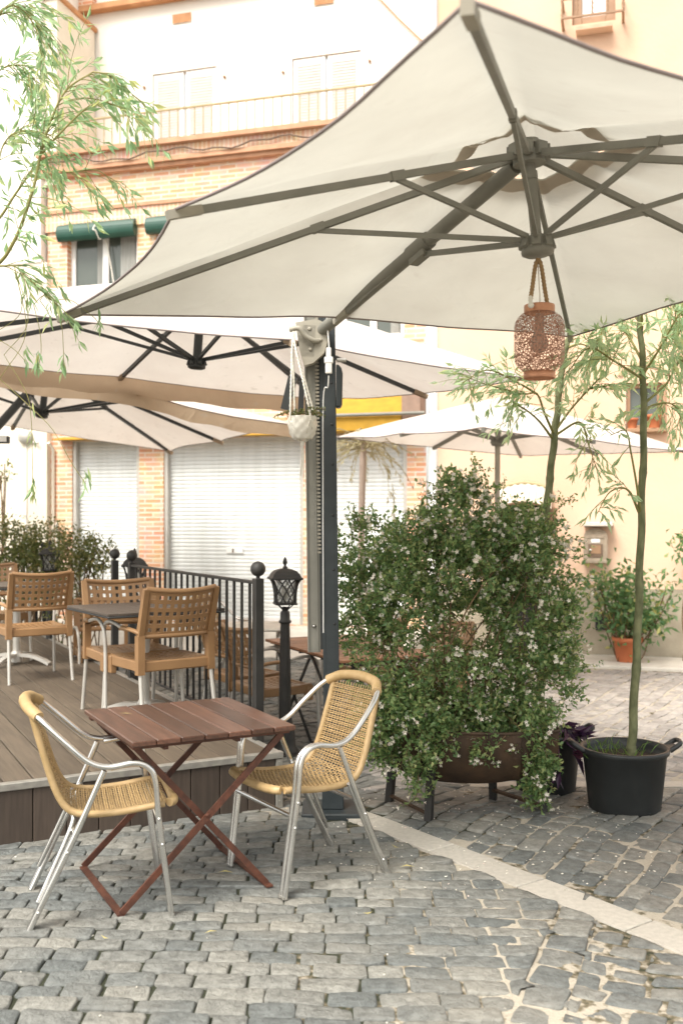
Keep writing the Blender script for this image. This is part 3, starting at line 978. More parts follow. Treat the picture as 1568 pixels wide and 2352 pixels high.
# ------------------------------------------------------------------ resin chairs
def lattice_panel(mb, fn, nu, nv, hole, inset_u, inset_v):
    """plate with nu x nv square holes over (0..1, 0..1)"""
    us = [0, inset_u]; vs_ = [0, inset_v]
    cu = (1 - 2 * inset_u) / nu; cv = (1 - 2 * inset_v) / nv
    for i in range(nu):
        a = inset_u + i * cu
        us += [a + cu * (1 - hole) / 2, a + cu * (1 + hole) / 2]
    us += [1 - inset_u, 1]
    for i in range(nv):
        a = inset_v + i * cv
        vs_ += [a + cv * (1 - hole) / 2, a + cv * (1 + hole) / 2]
    vs_ += [1 - inset_v, 1]
    pts = [fn(u, v) for v in vs_ for u in us]
    k = len(us); fs = []
    for j in range(len(vs_) - 1):
        for i in range(k - 1):
            if i >= 2 and j >= 2 and i % 2 == 0 and j % 2 == 0 and i < k - 3 and j < len(vs_) - 3: continue
            fs.append((j * k + i, j * k + i + 1, (j + 1) * k + i + 1, (j + 1) * k + i))
    mb.add(pts, fs, False)

def solid(o, th, off=0):
    m = o.modifiers.new('thickness', 'SOLIDIFY'); m.thickness = th; m.offset = off

def resin_chair(label, loc, rz):
    t = thing('resin_chair', label, 'chair', loc, rz, 'caramel resin chairs with lattice backs')
    sh = .435
    def back(u, v):
        x = (u - .5) * .45
        c = .045 * (1 - (2 * u - 1) ** 2)
        z = .60 + .265 * v + .018 * (2 * u - 1) ** 2 * v
        y = -.235 - .085 * v - c + .02
        return (x * (1 + .05 * v), y, z)
    mb = MB(); lattice_panel(mb, back, 9, 5, .52, .035, .035)
    o = mb.build('backrest', 'plastic', t); solid(o, .010)
    mb = MB()
    pts = [Vector(back(u / 10, 1)) for u in range(11)]; mb.tube(smooth_path([p + Vector((0, 0, .010)) for p in pts], 3), .0165, 8)
    pts = [Vector(back(u / 10, 0)) for u in range(11)]; mb.tube(smooth_path([p - Vector((0, 0, .004)) for p in pts], 3), .0155, 8)
    for s in (-1, 1):
        mb.bar((s * .245, -.222, sh - .075), (s * .243, -.218, .60), .046, .05, (0, 1, 0))
        mb.bar((s * .243, -.218, .60), (s * .243, -.305, .893), .036, .046, (0, 1, 0), .034, .03)
        mb.tube(smooth_path([(s * .245, -.225, .615), (s * .268, -.17, .632), (s * .278, -.08, .638), (s * .278, -.03, .636)], 5), [.019] * 11 + [.021, .022, .021, .018, .016], 8, flat=.75)
    mb.build('back_frame', 'plastic', t)
    def seat(u, v):
        return ((u - .5) * (.46 + .03 * v), -.215 + .44 * v, sh + .012 * (2 * v - 1) ** 2 - .014 * (1 - (2 * u - 1) ** 2))
    mb = MB(); lattice_panel(mb, seat, 9, 7, .42, .07, .08)
    o = mb.build('seat', 'plastic', t); solid(o, .008)
    mb = MB()
    mb.bbox((-.245, .20, sh - .052), (.245, .232, sh + .008), .008); mb.bbox((-.235, -.235, sh - .06), (.235, -.205, sh + .006), .008)
    for s in (-1, 1):
        mb.bbox((s * .245 - .012, -.215, sh - .058), (s * .245 + .012, .225, sh + .006), .006)
        mb.bbox((s * .245 - .022, .165, sh - .11), (s * .245 + .022, .228, sh + .004), .006)
    mb.build('seat_frame', 'plastic', t)
    for s in (-1, 1):
        mb = MB(); mb.tube(smooth_path([(s * .278, -.05, .635), (s * .278, .10, .662), (s * .276, .20, .655), (s * .268, .262, .60), (s * .258, .262, .46), (s * .262, .275, .20), (s * .268, .29, 0)], 6), .0125, 10)
        mb.build('leg', 'alu_matt', t)
        mb = MB(); mb.tube([(s * .245, -.225, sh - .05), (s * .255, -.29, 0)], .0135, 10)
        mb.build('leg', 'alu_matt', t)
    return t
def gpos(x, y): return (x, y, gz(x, y))
def seat_at(rear, f, z=DZ):
    """chair whose rear legs straddle the given place, facing f"""
    f = Vector(f).normalized(); c = Vector(rear) + f * .25
    return (c.x, c.y, z), face_to(f.x, f.y)
loc, rz = seat_at((-1.025, 6.25), (-.60, .80))
rs0 = resin_chair('caramel resin chair with its back to us on the deck, nearest the red-brown table', loc, rz)
G = 'caramel resin chairs with lattice backs'
def rchair(rear, f, label, z=DZ):
    loc, rz = seat_at(rear, f, z)
    return copy_thing(rs0, loc, rz, label)
rchair((-1.56, 7.03), (.50, -.87), 'caramel resin chair facing us from behind the small grey deck table')
rchair((-2.45, 8.11), (-.53, .85), 'caramel resin chair with its back to us, at the table on a pale star foot')
rchair((-3.42, 9.72), (.50, -.87), 'caramel resin chair cut by the left edge, only a corner of its back showing')
rchair((-.76, 7.60), (.84, .54), 'caramel resin chair on the cobbles directly behind the ball-topped end post and lamp post', gz(-.6, 7.6))
rchair((-1.02, 8.2), (.84, .54), 'caramel resin chair on the cobbles seen through the balusters, left of the end post', gz(-.9, 8.2))
rchair((.86, 8.0), (-.84, -.54), 'caramel resin chair on the far side of the slatted tables, half hidden by the shrub', gz(.86, 8))
rchair((.40, 8.9), (-.84, -.54), 'caramel resin chair farthest back, glimpsed through the gap in the flowering shrub', gz(.4, 8.9))
rchair((-2.35, 9.75), (.35, -.94), 'caramel resin chair on the cobbles beyond the deck opening, behind the left chair', gz(-2.2, 9.6))

# ------------------------------------------------------------------ deck tables
def pedestal_table(label, x, y, rz):
    t = thing('pedestal_table', label, 'table', (x, y, DZ), rz, 'small grey slatted pedestal tables on the deck')
    mb = MB(); w = .80; n = 11
    for i in range(n):
        mb.bbox((-w / 2 + i * w / n + .001, -w / 2 + .01, .722), (-w / 2 + (i + 1) * w / n - .001, w / 2 - .01, .738), .002)
    mb.build('table_top', 'greytop', t)
    mb = MB(); mb.bbox((-w / 2, -w / 2, .708), (w / 2, w / 2, .7215), .006); mb.bbox((-.16, -.16, .688), (.16, .16, .707), .004)
    mb.build('top_frame', 'black', t)
    mb = MB(); mb.lathe([(.034, .05), (.034, .69)], (0, 0, 0), 20); mb.build('column', 'alu_matt', t)
    mb = MB()
    mb.lathe([(.05, .02), (.05, .10), (.04, .12)], (0, 0, 0), 16)
    for a in range(4):
        an = a * math.pi / 2 + .78
        c, s = math.cos(an), math.sin(an)
        pts = smooth_path([(.03 * c, .03 * s, .085), (.15 * c, .15 * s, .080), (.26 * c, .26 * s, .050), (.34 * c, .34 * s, .014)], 4)
        for p, q, a_, b_ in zip(pts, pts[1:], range(99), range(1, 99)):
            mb.bar(p, q, .055, .03)
    mb.build('star_foot', 'alu_matt', t)
    return t
TD = math.atan2(.44, .67)
pt = pedestal_table('grey slatted pedestal table between the two resin chairs nearest the balustrade', -1.31, 6.64, TD)
copy_thing(pt, (-2.98, 9.15, DZ), R_(30), 'grey slatted pedestal table on a pale star foot at the left edge of the deck')

NT = Vector((.0, 6.93)); E_ = Vector((-.436, .90)); P_ = Vector((.90, .436))
for k, (a, lab) in enumerate(((.37, 'warm brown slatted folding table behind the parasol mast, nearer of two end to end'), (1.10, 'farther of two warm brown slatted folding tables end to end, behind the lamp post'))):
    c = NT + E_ * a + P_ * .40
    folding_table('folding_table', lab, (c.x, c.y, gz(c.x, c.y)), math.atan2(E_.y, E_.x), 'tablewood_far', 'black', 'brown slatted folding tables behind the mast')
# bright metal cafe table and wicker chair in front of the roller shutters
t = thing('cafe_table', 'pale round-cornered cafe table standing in front of the big roller shutter', 'table', gpos(-.88, 9.15), R_(5))
mb = MB(); mb.bbox((-.36, -.36, .70), (.36, .36, .725), .01); mb.build('table_top', 'stone', t)
for sx in (-1, 1):
    mb = MB(); mb.tube(smooth_path([(sx * .30, -.33, 0), (sx * .30, -.31, .55), (sx * .30, -.2, .69), (sx * .30, .2, .69), (sx * .30, .31, .55), (sx * .30, .33, 0)], 6), .014, 8); mb.build('leg', 'alu', t)
copy_thing(rc, (-1.18, 9.95, gz(-1.18, 9.95)), face_to(.85, -.5), 'rattan bistro chair far off in front of the big roller shutter, seen through the balustrade')
# ------------------------------------------------------------------ parasols
NTT = 14
def lerp(a, b, t): return a + (b - a) * t

def canopy_mesh(apex, tips, scallop=.05, sag=.05, r0=0.0, nr=18, ntt=NTT, lift=0.0):
    """fabric stretched over eight ribs, edges drawn in between the tips"""
    cen = sum(tips, Vector()) / len(tips)
    vs = []; fs = []
    K = len(tips)
    cols = K * ntt
    for ir in range(nr + 1):
        r = r0 + (1 - r0) * ir / nr
        for k in range(K):
            a, b = tips[k], tips[(k + 1) % K]
            for j in range(ntt):
                t = j / ntt
                e = lerp(a, b, t)
                e = e + (cen - e) * scallop * 4 * t * (1 - t)
                p = apex + (e - apex) * r
                p.z -= sag * math.sin(math.pi * t) * r * (1.25 - r) * 1.6
                p.z += .035 * math.sin(math.pi * r) * (1 - math.sin(math.pi * t)) * .4
                p.z += .004 * noise.noise(Vector((p.x * 3, p.y * 3, 1)))
                cw = math.exp(-((r - .30) / .22) ** 2)
                p.z += .016 * cw * noise.noise(Vector((math.cos((k + t) * .785) * 5.5, math.sin((k + t) * .785) * 5.5, r * .8))) + .010 * noise.noise(Vector((p.x * 1.7, p.y * 1.7, 4)))
                p.z += lift
                vs.append(p)
    for ir in range(nr):
        for c in range(cols):
            c2 = (c + 1) % cols
            fs.append((ir * cols + c, ir * cols + c2, (ir + 1) * cols + c2, (ir + 1) * cols + c))
    if r0 == 0:
        pass
    edge = vs[-cols:]; inner = vs[:cols]
    return vs, fs, edge, inner

def strip_between(a, b):
    n = len(a)
    return list(a) + list(b), [(i, (i + 1) % n, n + (i + 1) % n, n + i) for i in range(n)]

def parasol_top(t, loc, apex, hub_top, hub_bot, tips, fab, frame, bar=(.028, .034), strut=(.018, .024), valance=0, vedges=(), scallop=.05, sag=.05, vent=False, strut_at=.42, arm_rib=None, tipcap=True, pole_r=.024):
    vs, fs, edge, inner = canopy_mesh(apex, tips, scallop, sag, .17 if vent else .004)
    mb = MB(); mb.add(vs, fs, True); cn = mb.build('canopy', fab, t, loc)
    mb = MB(); mb.tube(edge, .006 if not valance else .005, 5, closed=True); mb.build('hem', 'hem', cn, loc)
    if vent:
        v2, f2, e2, i2 = canopy_mesh(apex, tips, .02, .0, .004, nr=6, lift=.075)
        v2 = [apex + (Vector(p) - apex - Vector((0, 0, .075))) * .235 + Vector((0, 0, .075)) for p in v2]
        mb = MB(); mb.add(v2, f2, True); mb.build('vent_cap', fab, cn, loc)
        # facing sewn round the vent opening
        va, fa, ea, ia = canopy_mesh(apex, tips, scallop, sag, .17, nr=17)
        cols = len(ia)
        low = [Vector(va[cols + i]) - Vector((0, 0, .006 + .006 * math.sin(i * .7))) for i in range(cols)]
        s, f = strip_between([Vector(p) - Vector((0, 0, .008)) for p in ia], low)
        mb = MB(); mb.add(s, f, True); mb.build('vent_facing', 'vent', cn, loc)
    if valance:
        low = []
        n = len(edge)
        for i, p in enumerate(edge):
            low.append(p - Vector((0, 0, valance * (1 + .08 * math.sin(i * 1.3)))) + Vector((.012 * math.sin(i * .9), .012 * math.cos(i * 1.1), 0)))
        s, f = strip_between(edge, low)
        f = [q for q in f if q[0] // NTT in vedges]
        mb = MB(); mb.add(s, f, True); mb.build('valance', 'valance', cn, loc)
    dn = (hub_bot - hub_top).normalized()
    for i, tp in enumerate(tips):
        off = Vector((0, 0, -.035))
        a = hub_top; b = tp + off * .5
        mid = a + (b - a) * strut_at
        mb = MB()
        d = (b - a).normalized()
        mb.bar(a + d * .05, b, bar[0], bar[1])
        o = mb.build('rib', frame, t, loc)
        if tipcap:
            mb = MB(); mb.bar(b - d * .10, b + d * .025, bar[0] * 1.4, bar[1] * 1.15); mb.build('rib_pocket', 'taupe_light' if frame == 'taupe' else 'valance', o, loc)
        if arm_rib == i: continue
        mb = MB()
        side = d.cross(Vector((0, 0, 1))).normalized() * .0
        s0 = hub_bot + (mid - hub_bot).normalized() * .05 + Vector((0, 0, .02))
        mb.bar(s0, mid - Vector((0, 0, .012)) + d * .0, strut[0], strut[1])
        mb.bar(mid - d * .03, mid + d * .03, bar[0] * 1.25, bar[1] * 1.35)
        mb.build('strut', frame, o, loc)
    mb = MB(); L_ = (hub_bot - hub_top).length
    up = -dn
    mb.lathe([(pole_r, 0), (pole_r, L_)], hub_bot, 14, up)
    mb.lathe([(pole_r * 1.25, L_ * .72), (pole_r * 1.25, L_ * .80)], hub_bot, 14, up)
    mb.build('centre_pole', frame, t, loc)
    mb = MB(); mb.lathe([(.066, -.045), (.066, .0), (.050, .012), (.045, .05), (.0, .05)], hub_top, 18, up)
    for i, tp in enumerate(tips):
        d = (tp - hub_top); d.z = 0; d.normalize(); mb.bar(hub_top + d * .03, hub_top + d * .085, .045, .05)
    mb.build('top_hub', frame, t, loc)
    mb = MB(); mb.lathe([(.0, -.040), (.045, -.040), (.064, -.030), (.066, -.018), (.060, .0), (.054, .004), (.052, .035), (.03, .045)], hub_bot, 22, up)
    for i, tp in enumerate(tips):
        d = (tp - hub_top); d.z = 0; d.normalize(); mb.bar(hub_bot + d * .03, hub_bot + d * .068 + Vector((0, 0, .012)), .034, .04)
    mb.build('lower_hub', frame, t, loc)

# --- the big taupe-framed parasol over the table
MB_BASE = Vector((-.047, 5.53, 0))
LEAN = Vector((-.032, 0, 2.65)).normalized()
t = thing('cantilever_parasol', 'big cream parasol in front with taupe ribs, overhanging from the dark toothed mast', 'parasol', MB_BASE)
loc = MB_BASE
tips = [P(1075, 2, 1.93), P(400, 480, 3.23), P(145, 722, 4.52), P(775, 728, 5.24), P(1310, 772, 6.0), Vector((2.08, 4.74, 2.79)), Vector((2.83, 3.44, 2.79)), Vector((1.54, 2.69, 2.71))]
apex = Vector((.757, 3.972, 3.155)); hub_top = P(1213, 352, 3.975); hub_bot = P(1233, 566, 3.981)
parasol_top(t, loc, apex, hub_top, hub_bot, tips, 'canopy', 'taupe', bar=(.020, .026), strut=(.0145, .020), scallop=.046, sag=.035, vent=True, arm_rib=3, pole_r=.0225)
def ms(x, y, z):
    """place beside the leaning mast: x across, y towards the back, z up"""
    return MB_BASE + LEAN * z + Vector((x, y, 0))
mb = MB()
mb.bar(ms(0, 0, .0), ms(0, 0, 3.02), .088, .088, (0, 1, 0)); mb.build('mast', 'mast', t, loc)
mb = MB()
for sx in (-1, 1): mb.bar(ms(sx * .036, -.046, .06), ms(sx * .036, -.046, 2.98), .010, .006, (0, 1, 0))
mb.build('mast_rib', 'mast', t, loc)
for z in (1.04, 1.34, 1.64, 1.92, 2.14, 2.37):
    mb = MB(); q = ms(.020, -.0445, z); mb.lathe([(.0, 0), (.0075, .0), (.0075, .002), (.0, .002)], q, 10, (0, -1, 0)); mb.build('bolt_hole', 'black', t, loc)
mb = MB(); mb.bar(ms(-.092, -.012, .885), ms(-.092, -.012, 3.0), .070, .060, (0, 1, 0)); mb.bar(ms(-.1235, -.048, .885), ms(-.1235, -.048, 3.0), .007, .012, (0, 1, 0)); mb.bar(ms(-.072, -.048, .885), ms(-.072, -.048, 3.0), .006, .012, (0, 1, 0))
mb.build('slide_rail', 'taupe', t, loc)
mb = MB(); z = 1.43
while z < 2.98:
    a = ms(-.058, -.044, z); mb.bar(a, ms(-.058, -.044, z + .0105), .020, .012, (0, 1, 0)); z += .0205
mb.build('rack', 'taupe_light', t, loc)
mb = MB(); mb.bar(ms(-.052, -.036, .9), ms(-.052, -.036, 2.99), .034, .004, (0, 1, 0)); mb.build('rack_channel', 'darkframe', t, loc)
mb = MB(); mb.bbox(tuple(ms(-.048, -.035, 1.0)), tuple(ms(-.044, .03, 1.16) + Vector((.02, 0, 0))), .002)
mb.build('spacer_block', 'brownwood', t, loc)
mb = MB(); mb.lathe([(.012, 0), (.012, .006), (.006, .012), (.006, .018), (0, .018)], ms(-.092, -.043, 1.03), 8, (0, -1, 0)); mb.build('bolt', 'alu', t, loc)
# crank housing on the right side
mb = MB()
zc = 2.36
prof = [(.0, -.125), (.024, -.125), (.034, -.108), (.037, .06), (.030, .09), (.016, .108), (.0, .112)]
c = ms(.0455, -.01, zc)
mb.prism([(c.x + a, c.z + b) for a, b in prof], c.y - .05, c.y + .045)
o = mb.build('crank_housing', 'mast', t, loc)
bv = o.modifiers.new('edge', 'BEVEL'); bv.width = .012; bv.segments = 2
mb = MB(); mb.lathe([(.012, 0), (.012, .05)], c + Vector((.005, -.03, .135)), 10, (1, 0, 0)); mb.build('crank_stub', 'alu_matt', t, loc)
mb = MB(); mb.bar(ms(-.19, -.06, 2.40), ms(-.235, -.06, 2.22), .05, .03, (0, 1, 0)); mb.bar(ms(-.14, -.07, 2.38), ms(-.15, -.07, 2.20), .03, .012, (0, 1, 0))
mb.build('release_lever', 'black', t, loc)
# carriage: two quadrant plates holding the arm
mb = MB()
c = ms(-.075, -.075, 2.60)
poly = [(-.095, .085), (.02, .105), (.075, .075), (.085, .0), (.06, -.08), (.0, -.135), (-.05, -.15), (-.075, -.06)]
for y in (-.055, .0):
    mb.prism([(c.x + a, c.z + b) for a, b in poly], c.y + y, c.y + y + .008)
mb.bar(c + Vector((-.03, -.03, -.10)), c + Vector((-.02, -.03, .07)), .07, .05, (0, 1, 0))
for a, b in ((-.02, .05), (.045, .065), (-.015, -.06), (.04, -.01)):
    mb.lathe([(.011, 0), (.011, .004), (.006, .008), (0, .008)], c + Vector((a, -.055, b)), 10, (0, -1, 0))
o = mb.build('carriage', 'taupe_light', t, loc)
mb = MB(); mb.tube(smooth_path([c + Vector((-.125, -.085, .04)), c + Vector((-.075, -.095, .045)), c + Vector((-.045, -.085, .01)), c + Vector((.0, -.075, -.015)), c + Vector((.03, -.06, -.015))], 6), .014, 10); mb.build('hook', 'taupe_light', o, loc)
# the arm
A0 = c + Vector((.045, -.03, .045)); A1 = hub_top + Vector((-.04, .06, -.03))
mb = MB(); mb.tube([A0, A1], .033, 16); mb.build('arm', 'taupe', t, loc)
ad = (A1 - A0).normalized(); ap = A0 + ad * ((A1 - A0).length * .58)
mb = MB(); mb.tube([ap - ad * .075, ap + ad * .075], .041, 14); mb.bar(ap - ad * .06 - Vector((0, 0, .04)), ap + ad * .06 - Vector((0, 0, .04)), .05, .04)
o = mb.build('arm_collar', 'taupe', t, loc)
mb = MB(); mb.bar(ap + ad * .04 - Vector((0, 0, .05)), hub_bot + (ap - hub_bot).normalized() * .05 + Vector((0, 0, .015)), .017, .024); mb.build('strut', 'taupe', o, loc)
mb = MB(); mb.bbox((MB_BASE.x - .17, MB_BASE.y - .15, -.02), (MB_BASE.x + .17, MB_BASE.y + .15, .022), .006); mb.bbox((MB_BASE.x - .06, MB_BASE.y - .06, .022), (MB_BASE.x + .06, MB_BASE.y + .06, .13), .005)
mb.build('base_plate', 'mast', t, loc)
# --- white cable with plug, hung on the carriage
t2 = thing('power_cable', 'white power cable with a plug connector hanging beside the toothed mast', 'cable', tuple(c + Vector((.1, -.09, 0))))
q = c + Vector((.085, -.10, 0))
mb = MB(); mb.tube(smooth_path([A0 + ad * .06 + Vector((.03, -.02, .02)), q + Vector((-.01, 0, .12)), q + Vector((0, 0, -.03)), q + Vector((.002, 0, -.07))], 6), .004, 6)
mb.tube(smooth_path([q + Vector((.0, .0, -.21)), q + Vector((-.005, .01, -.27)), q + Vector((-.03, .05, -.33)), q + Vector((-.032, .06, -.9)), q + Vector((-.03, .06, -1.6))], 6), .0035, 6); mb.build('wire', 'white', t2, t2.location)
mb = MB(); mb.bbox(tuple(q + Vector((-.018, -.012, -.20))), tuple(q + Vector((.018, .012, -.13))), .004); mb.bbox(tuple(q + Vector((-.024, -.014, -.145))), tuple(q + Vector((.024, .014, -.11))), .004); mb.bbox(tuple(q + Vector((-.014, -.01, -.11))), tuple(q + Vector((.014, .01, -.06))), .004)
mb.build('plug', 'white', t2, t2.location)

# --- two dark-framed cantilever parasols and a centre-pole one
def tilted(C, rv, half):
    R3 = Matrix.Rotation(Vector(rv).length, 3, Vector(rv).normalized())
    return [Vector(C) + R3 @ Vector((i * half, j * half, 0)) for i, j in ((-1, -1), (-1, 0), (-1, 1), (0, 1), (1, 1), (1, 0), (1, -1), (0, -1))], R3 @ Vector((0, 0, 1))
# the second parasol
k = 1.2
tp2, n2 = tilted((-.924 * k, 6.033 * k, 1.6 + .959 * k), (.061, .067, .429), 1.5 * k)
tp2[3] = P(276, 866, 8.87); tp2[4] = P(735, 916, 9.6); tp2[5] = P(974, 904, 7.98); tp2[6] = P(1222, 868, 6.36); tp2[7] = P(672, 781, 5.72); tp2[0] = P(-150, 690, 4.95)
C2 = Vector((-.924 * k, 6.033 * k, 1.6 + .959 * k))
base2 = Vector((-.125, 9.78, 0))
t = thing('cantilever_parasol', 'white cantilever parasol with black ribs, spreading behind the dark mast across the middle', 'parasol', base2)
hb2 = P(452, 836, 7.24); ht2 = hb2 + n2 * .46
parasol_top(t, base2, ht2 + n2 * .16, ht2, hb2, tp2, 'canopy_white', 'darkframe', bar=(.026, .030), strut=(.020, .024), valance=.15, vedges=(2, 3), scallop=.03, sag=.05, arm_rib=4, pole_r=.032)
mb = MB(); mb.bar(base2 + Vector((0, 0, -.1)), base2 + Vector((0, 0, 3.0)), .075, .075, (0, 1, 0)); mb.bbox(tuple(base2 + Vector((-.2, -.2, -.1))), tuple(base2 + Vector((.2, .2, -.03))), .006); mb.build('mast', 'darkframe', t, base2)
mb = MB(); mb.tube([base2 + Vector((0, 0, 2.80)), ht2 - n2 * .03], .020, 12); mb.build('arm', 'darkframe', t, base2)
# the third parasol
k = 1.40
tp3, n3 = tilted((-2.29 * k, 7.602 * k, 1.6 + .86 * k), (-.023, .126, .478), 1.5 * k)
tp3[3] = P(30, 980, 12.3); tp3[4] = P(392, 1036, 12.75); tp3[5] = P(508, 1013, 11.3); tp3[6] = P(696, 978, 9.70); tp3[7] = P(320, 900, 8.95)
hb3 = P(97, 952, 10.6); ht3 = hb3 + n3 * .5
base3 = Vector((-3.62, 9.55, DZ))
t = thing('cantilever_parasol', 'white cantilever parasol with black ribs, lowest at the left in front of the roller shutters', 'parasol', base3)
parasol_top(t, base3, ht3 + n3 * .06, ht3, hb3, tp3, 'canopy_white', 'darkframe', bar=(.030, .034), strut=(.024, .028), valance=.13, vedges=(6, 7), scallop=.07, sag=.06, arm_rib=1, pole_r=.036)
mb = MB(); mb.bar(base3, base3 + Vector((0, 0, 2.5)), .09, .09, (0, 1, 0)); mb.bbox(tuple(base3 + Vector((-.2, -.2, 0))), tuple(base3 + Vector((.2, .2, .03))), .006); mb.build('mast', 'darkframe', t, base3)
mb = MB(); mb.tube([base3 + Vector((0, 0, 1.85)), ht3 - n3 * .02], .042, 12); mb.build('arm', 'darkframe', t, base3)
# floodlight on the third parasol's mast
t = thing('floodlight', 'small flat floodlight at the left edge below the lowest white parasol', 'floodlight', tuple(P(0, 1008, 9.5)))
l0 = P(0, 1010, 9.5)
mb = MB(); mb.bbox(tuple(l0 + Vector((-.1, -.03, -.035))), tuple(l0 + Vector((.085, .05, .035))), .008); mb.tube([l0 + Vector((-.05, .02, 0)), base3 + Vector((.04, 0, 2.0))], .012, 8)
mb.build('housing', 'black', t, l0); t.location = l0
mb = MB(); mb.bbox(tuple(l0 + Vector((-.09, -.034, -.022))), tuple(l0 + Vector((.076, -.0305, .03))), .001); mb.build('lens', 'white', t, l0)
# the fourth parasol, on its own pole
k = .80
C4 = Vector((1.62 + .0, 10.0, 2.39))
tp4, n4 = tilted((1.60, 9.75, 2.37), (.030, .051, .519), 1.22)
base4 = Vector((1.565, 9.98, 0))
t = thing('centre_pole_parasol', 'white parasol on a slim grey centre pole behind the flowering shrub, before the peach house', 'parasol', base4)
hb4 = P(1142, 1016, 9.95); ht4 = P(1146, 945, 9.95)
parasol_top(t, base4, P(1150, 912, 9.95), ht4, hb4, tp4, 'canopy_white', 'taupe', bar=(.03, .036), strut=(.022, .028), valance=0, scallop=.05, sag=.03, tipcap=False, pole_r=.028)
mb = MB(); mb.tube([base4 + Vector((-.02, 0, -.1)), hb4], .027, 12); mb.lathe([(.25, -.08), (.25, -.02), (.04, .02)], base4 + Vector((-.02, 0, 0)), 20); mb.build('pole', 'taupe_light', t, base4)

# --- pierced copper lantern on a rope
lx = .790; ly = 3.981; lz = 2.175
t = thing('lantern', 'pierced copper lantern hanging on a rope from the hub of the big cream parasol', 'lantern', (lx, ly, lz))
mb = MB()
mb.lathe([(.060, .026), (.070, .034), (.086, .048), (.096, .066), (.0995, .085), (.0995, .205), (.096, .225), (.086, .244), (.072, .257), (.060, .263)], (0, 0, 0), 40, capb=False, capt=False)
mb.build('body', 'pierced', t)
mb = MB()
mb.lathe([(.0615, 0.0), (.0625, .002), (.0625, .027), (.060, .027), (.060, .0)], (0, 0, 0), 36, capb=False, capt=False); mb.build('lower_rim', 'copper', t); mb = MB(); mb.lathe([(.0605, .262), (.0605, .292), (.058, .294), (.058, .262)], (0, 0, 0), 36, capb=False, capt=False)
mb.build('upper_rim', 'copper', t)
mb = MB(); mb.lathe([(.014, .26), (.020, .25), (.020, .205), (.017, .20), (.018, .19), (.030, .165), (.034, .145), (.032, .125), (.022, .108), (.0, .102)], (0, 0, 0), 18); mb.build('bulb', 'bulb', t)
top = Vector((hub_bot.x - lx, hub_bot.y - ly, hub_bot.z - .047 - lz)) + Vector((.004, 0, -.002))
for s in (-1, 1):
    mb = MB()
    pts = resample(smooth_path([top, top + Vector((s * .012, 0, -.03)), (s * .028 - .004, s * .015 - .004, .36), (s * .040 - .006, s * .03 - .02, .30)], 10), .004)
    mb.tube(pts, [.0085 * (1 + .16 * math.sin(i * 1.7)) for i in range(len(pts))], 8); mb.build('rope', 'rope', t)
mb = MB(); mb.bbox((-.054, -.068, .268), (-.040, -.058, .318), .004); mb.lathe([(.012, 0), (.012, .006), (.004, .008), (0, .008)], (-.047, -.068, .278), 12, (0, -1, 0)); mb.build('bracket', 'ceramic', t)
mb = MB(); mb.tube(smooth_path([top + Vector((0, .01, 0)), (.0, .012, .40), (.004, .01, .32), (-.002, 0, .27)], 6), .0022, 5); mb.build('flex', 'cord', t)

# --- macrame hanging planter
pz = 2.045; px_, py_ = -.208, 5.33
t = thing('hanging_planter', 'white quilted pot hanging in a knotted cord sling from the hook on the mast', 'hanging planter', (px_, py_, pz))
mb = MB(); n = 32; rows = 14; vs = []
for i in range(rows + 1):
    h = i / rows; r = .050 + .025 * math.sin(min(1, h * 1.6) * math.pi / 2) - .008 * max(0, h - .7)
    for j in range(n):
        a = 2 * math.pi * j / n
        q = r + .006 * (abs(math.sin(a * 4 + h * 7)) + abs(math.sin(a * 4 - h * 7)) - 1)
        vs.append((q * math.cos(a), q * math.sin(a), h * .122))
fs = [(i * n + j, i * n + (j + 1) % n, (i + 1) * n + (j + 1) % n, (i + 1) * n + j) for i in range(rows) for j in range(n)] + [tuple(range(n - 1, -1, -1))]
mb.add(vs, fs, True); mb.lathe([(.064, .112), (.0, .112)], (0, 0, 0), 20); mb.build('pot', 'ceramic', t)
hk = Vector((c.x - .11 - px_, c.y - .09 - py_, c.z + .035 - pz))
mb = MB()
for a in range(4):
    an = a * math.pi / 2 + .6
    e = Vector((.077 * math.cos(an), .077 * math.sin(an), .12))
    for s in (0, 1):
        pts = resample(smooth_path([hk + Vector((.004 * s, 0, 0)), hk * .86 + e * .14 + Vector((0, 0, -.02)), hk * .35 + e * .65, e, (.070 * math.cos(an + .5 * (s - .5)), .070 * math.sin(an + .5 * (s - .5)), .05), (.03 * math.cos(an), .03 * math.sin(an), -.004), (0, 0, -.012)], 8), .006)
        mb.tube([p + Vector((.003 * math.cos(i * .9 + s * 3.1), .003 * math.sin(i * .9 + s * 3.1), 0)) for i, p in enumerate(pts)], .0036, 5)
mb.lathe([(.010, -.01), (.012, -.02), (.009, -.035)], (0, 0, 0), 10)
for i in range(14):
    an = i * 2.4; r = .009 * math.sqrt((i % 7) / 7 + .1)
    mb.tube(smooth_path([(r * .6 * math.cos(an), r * .6 * math.sin(an), -.02), (r * math.cos(an), r * math.sin(an), -.12), (r * 1.5 * math.cos(an) - .006, r * 1.5 * math.sin(an), -.215 + .02 * math.sin(i))], 4), .0016, 4)
mb.build('cord_sling', 'cord', t)
mb = MB(); mb2 = MB()
for i in range(16):
    an = i * 2.4; ln = random.uniform(.05, .15)
    a = Vector((.03 * math.cos(an), .03 * math.sin(an), .11)); b = a + Vector((ln * math.cos(an), ln * math.sin(an) * .7, ln * random.uniform(.1, .6)))
    pts = smooth_path([a, (a + b) / 2 + Vector((0, 0, .025)), b], 4); mb2.tube(pts, .0014, 4)
    for p in pts[2:]:
        for _ in range(3): mb.leaf(p, Vector((random.gauss(0, 1), random.gauss(0, 1), random.gauss(0, 1))), .016, .008)
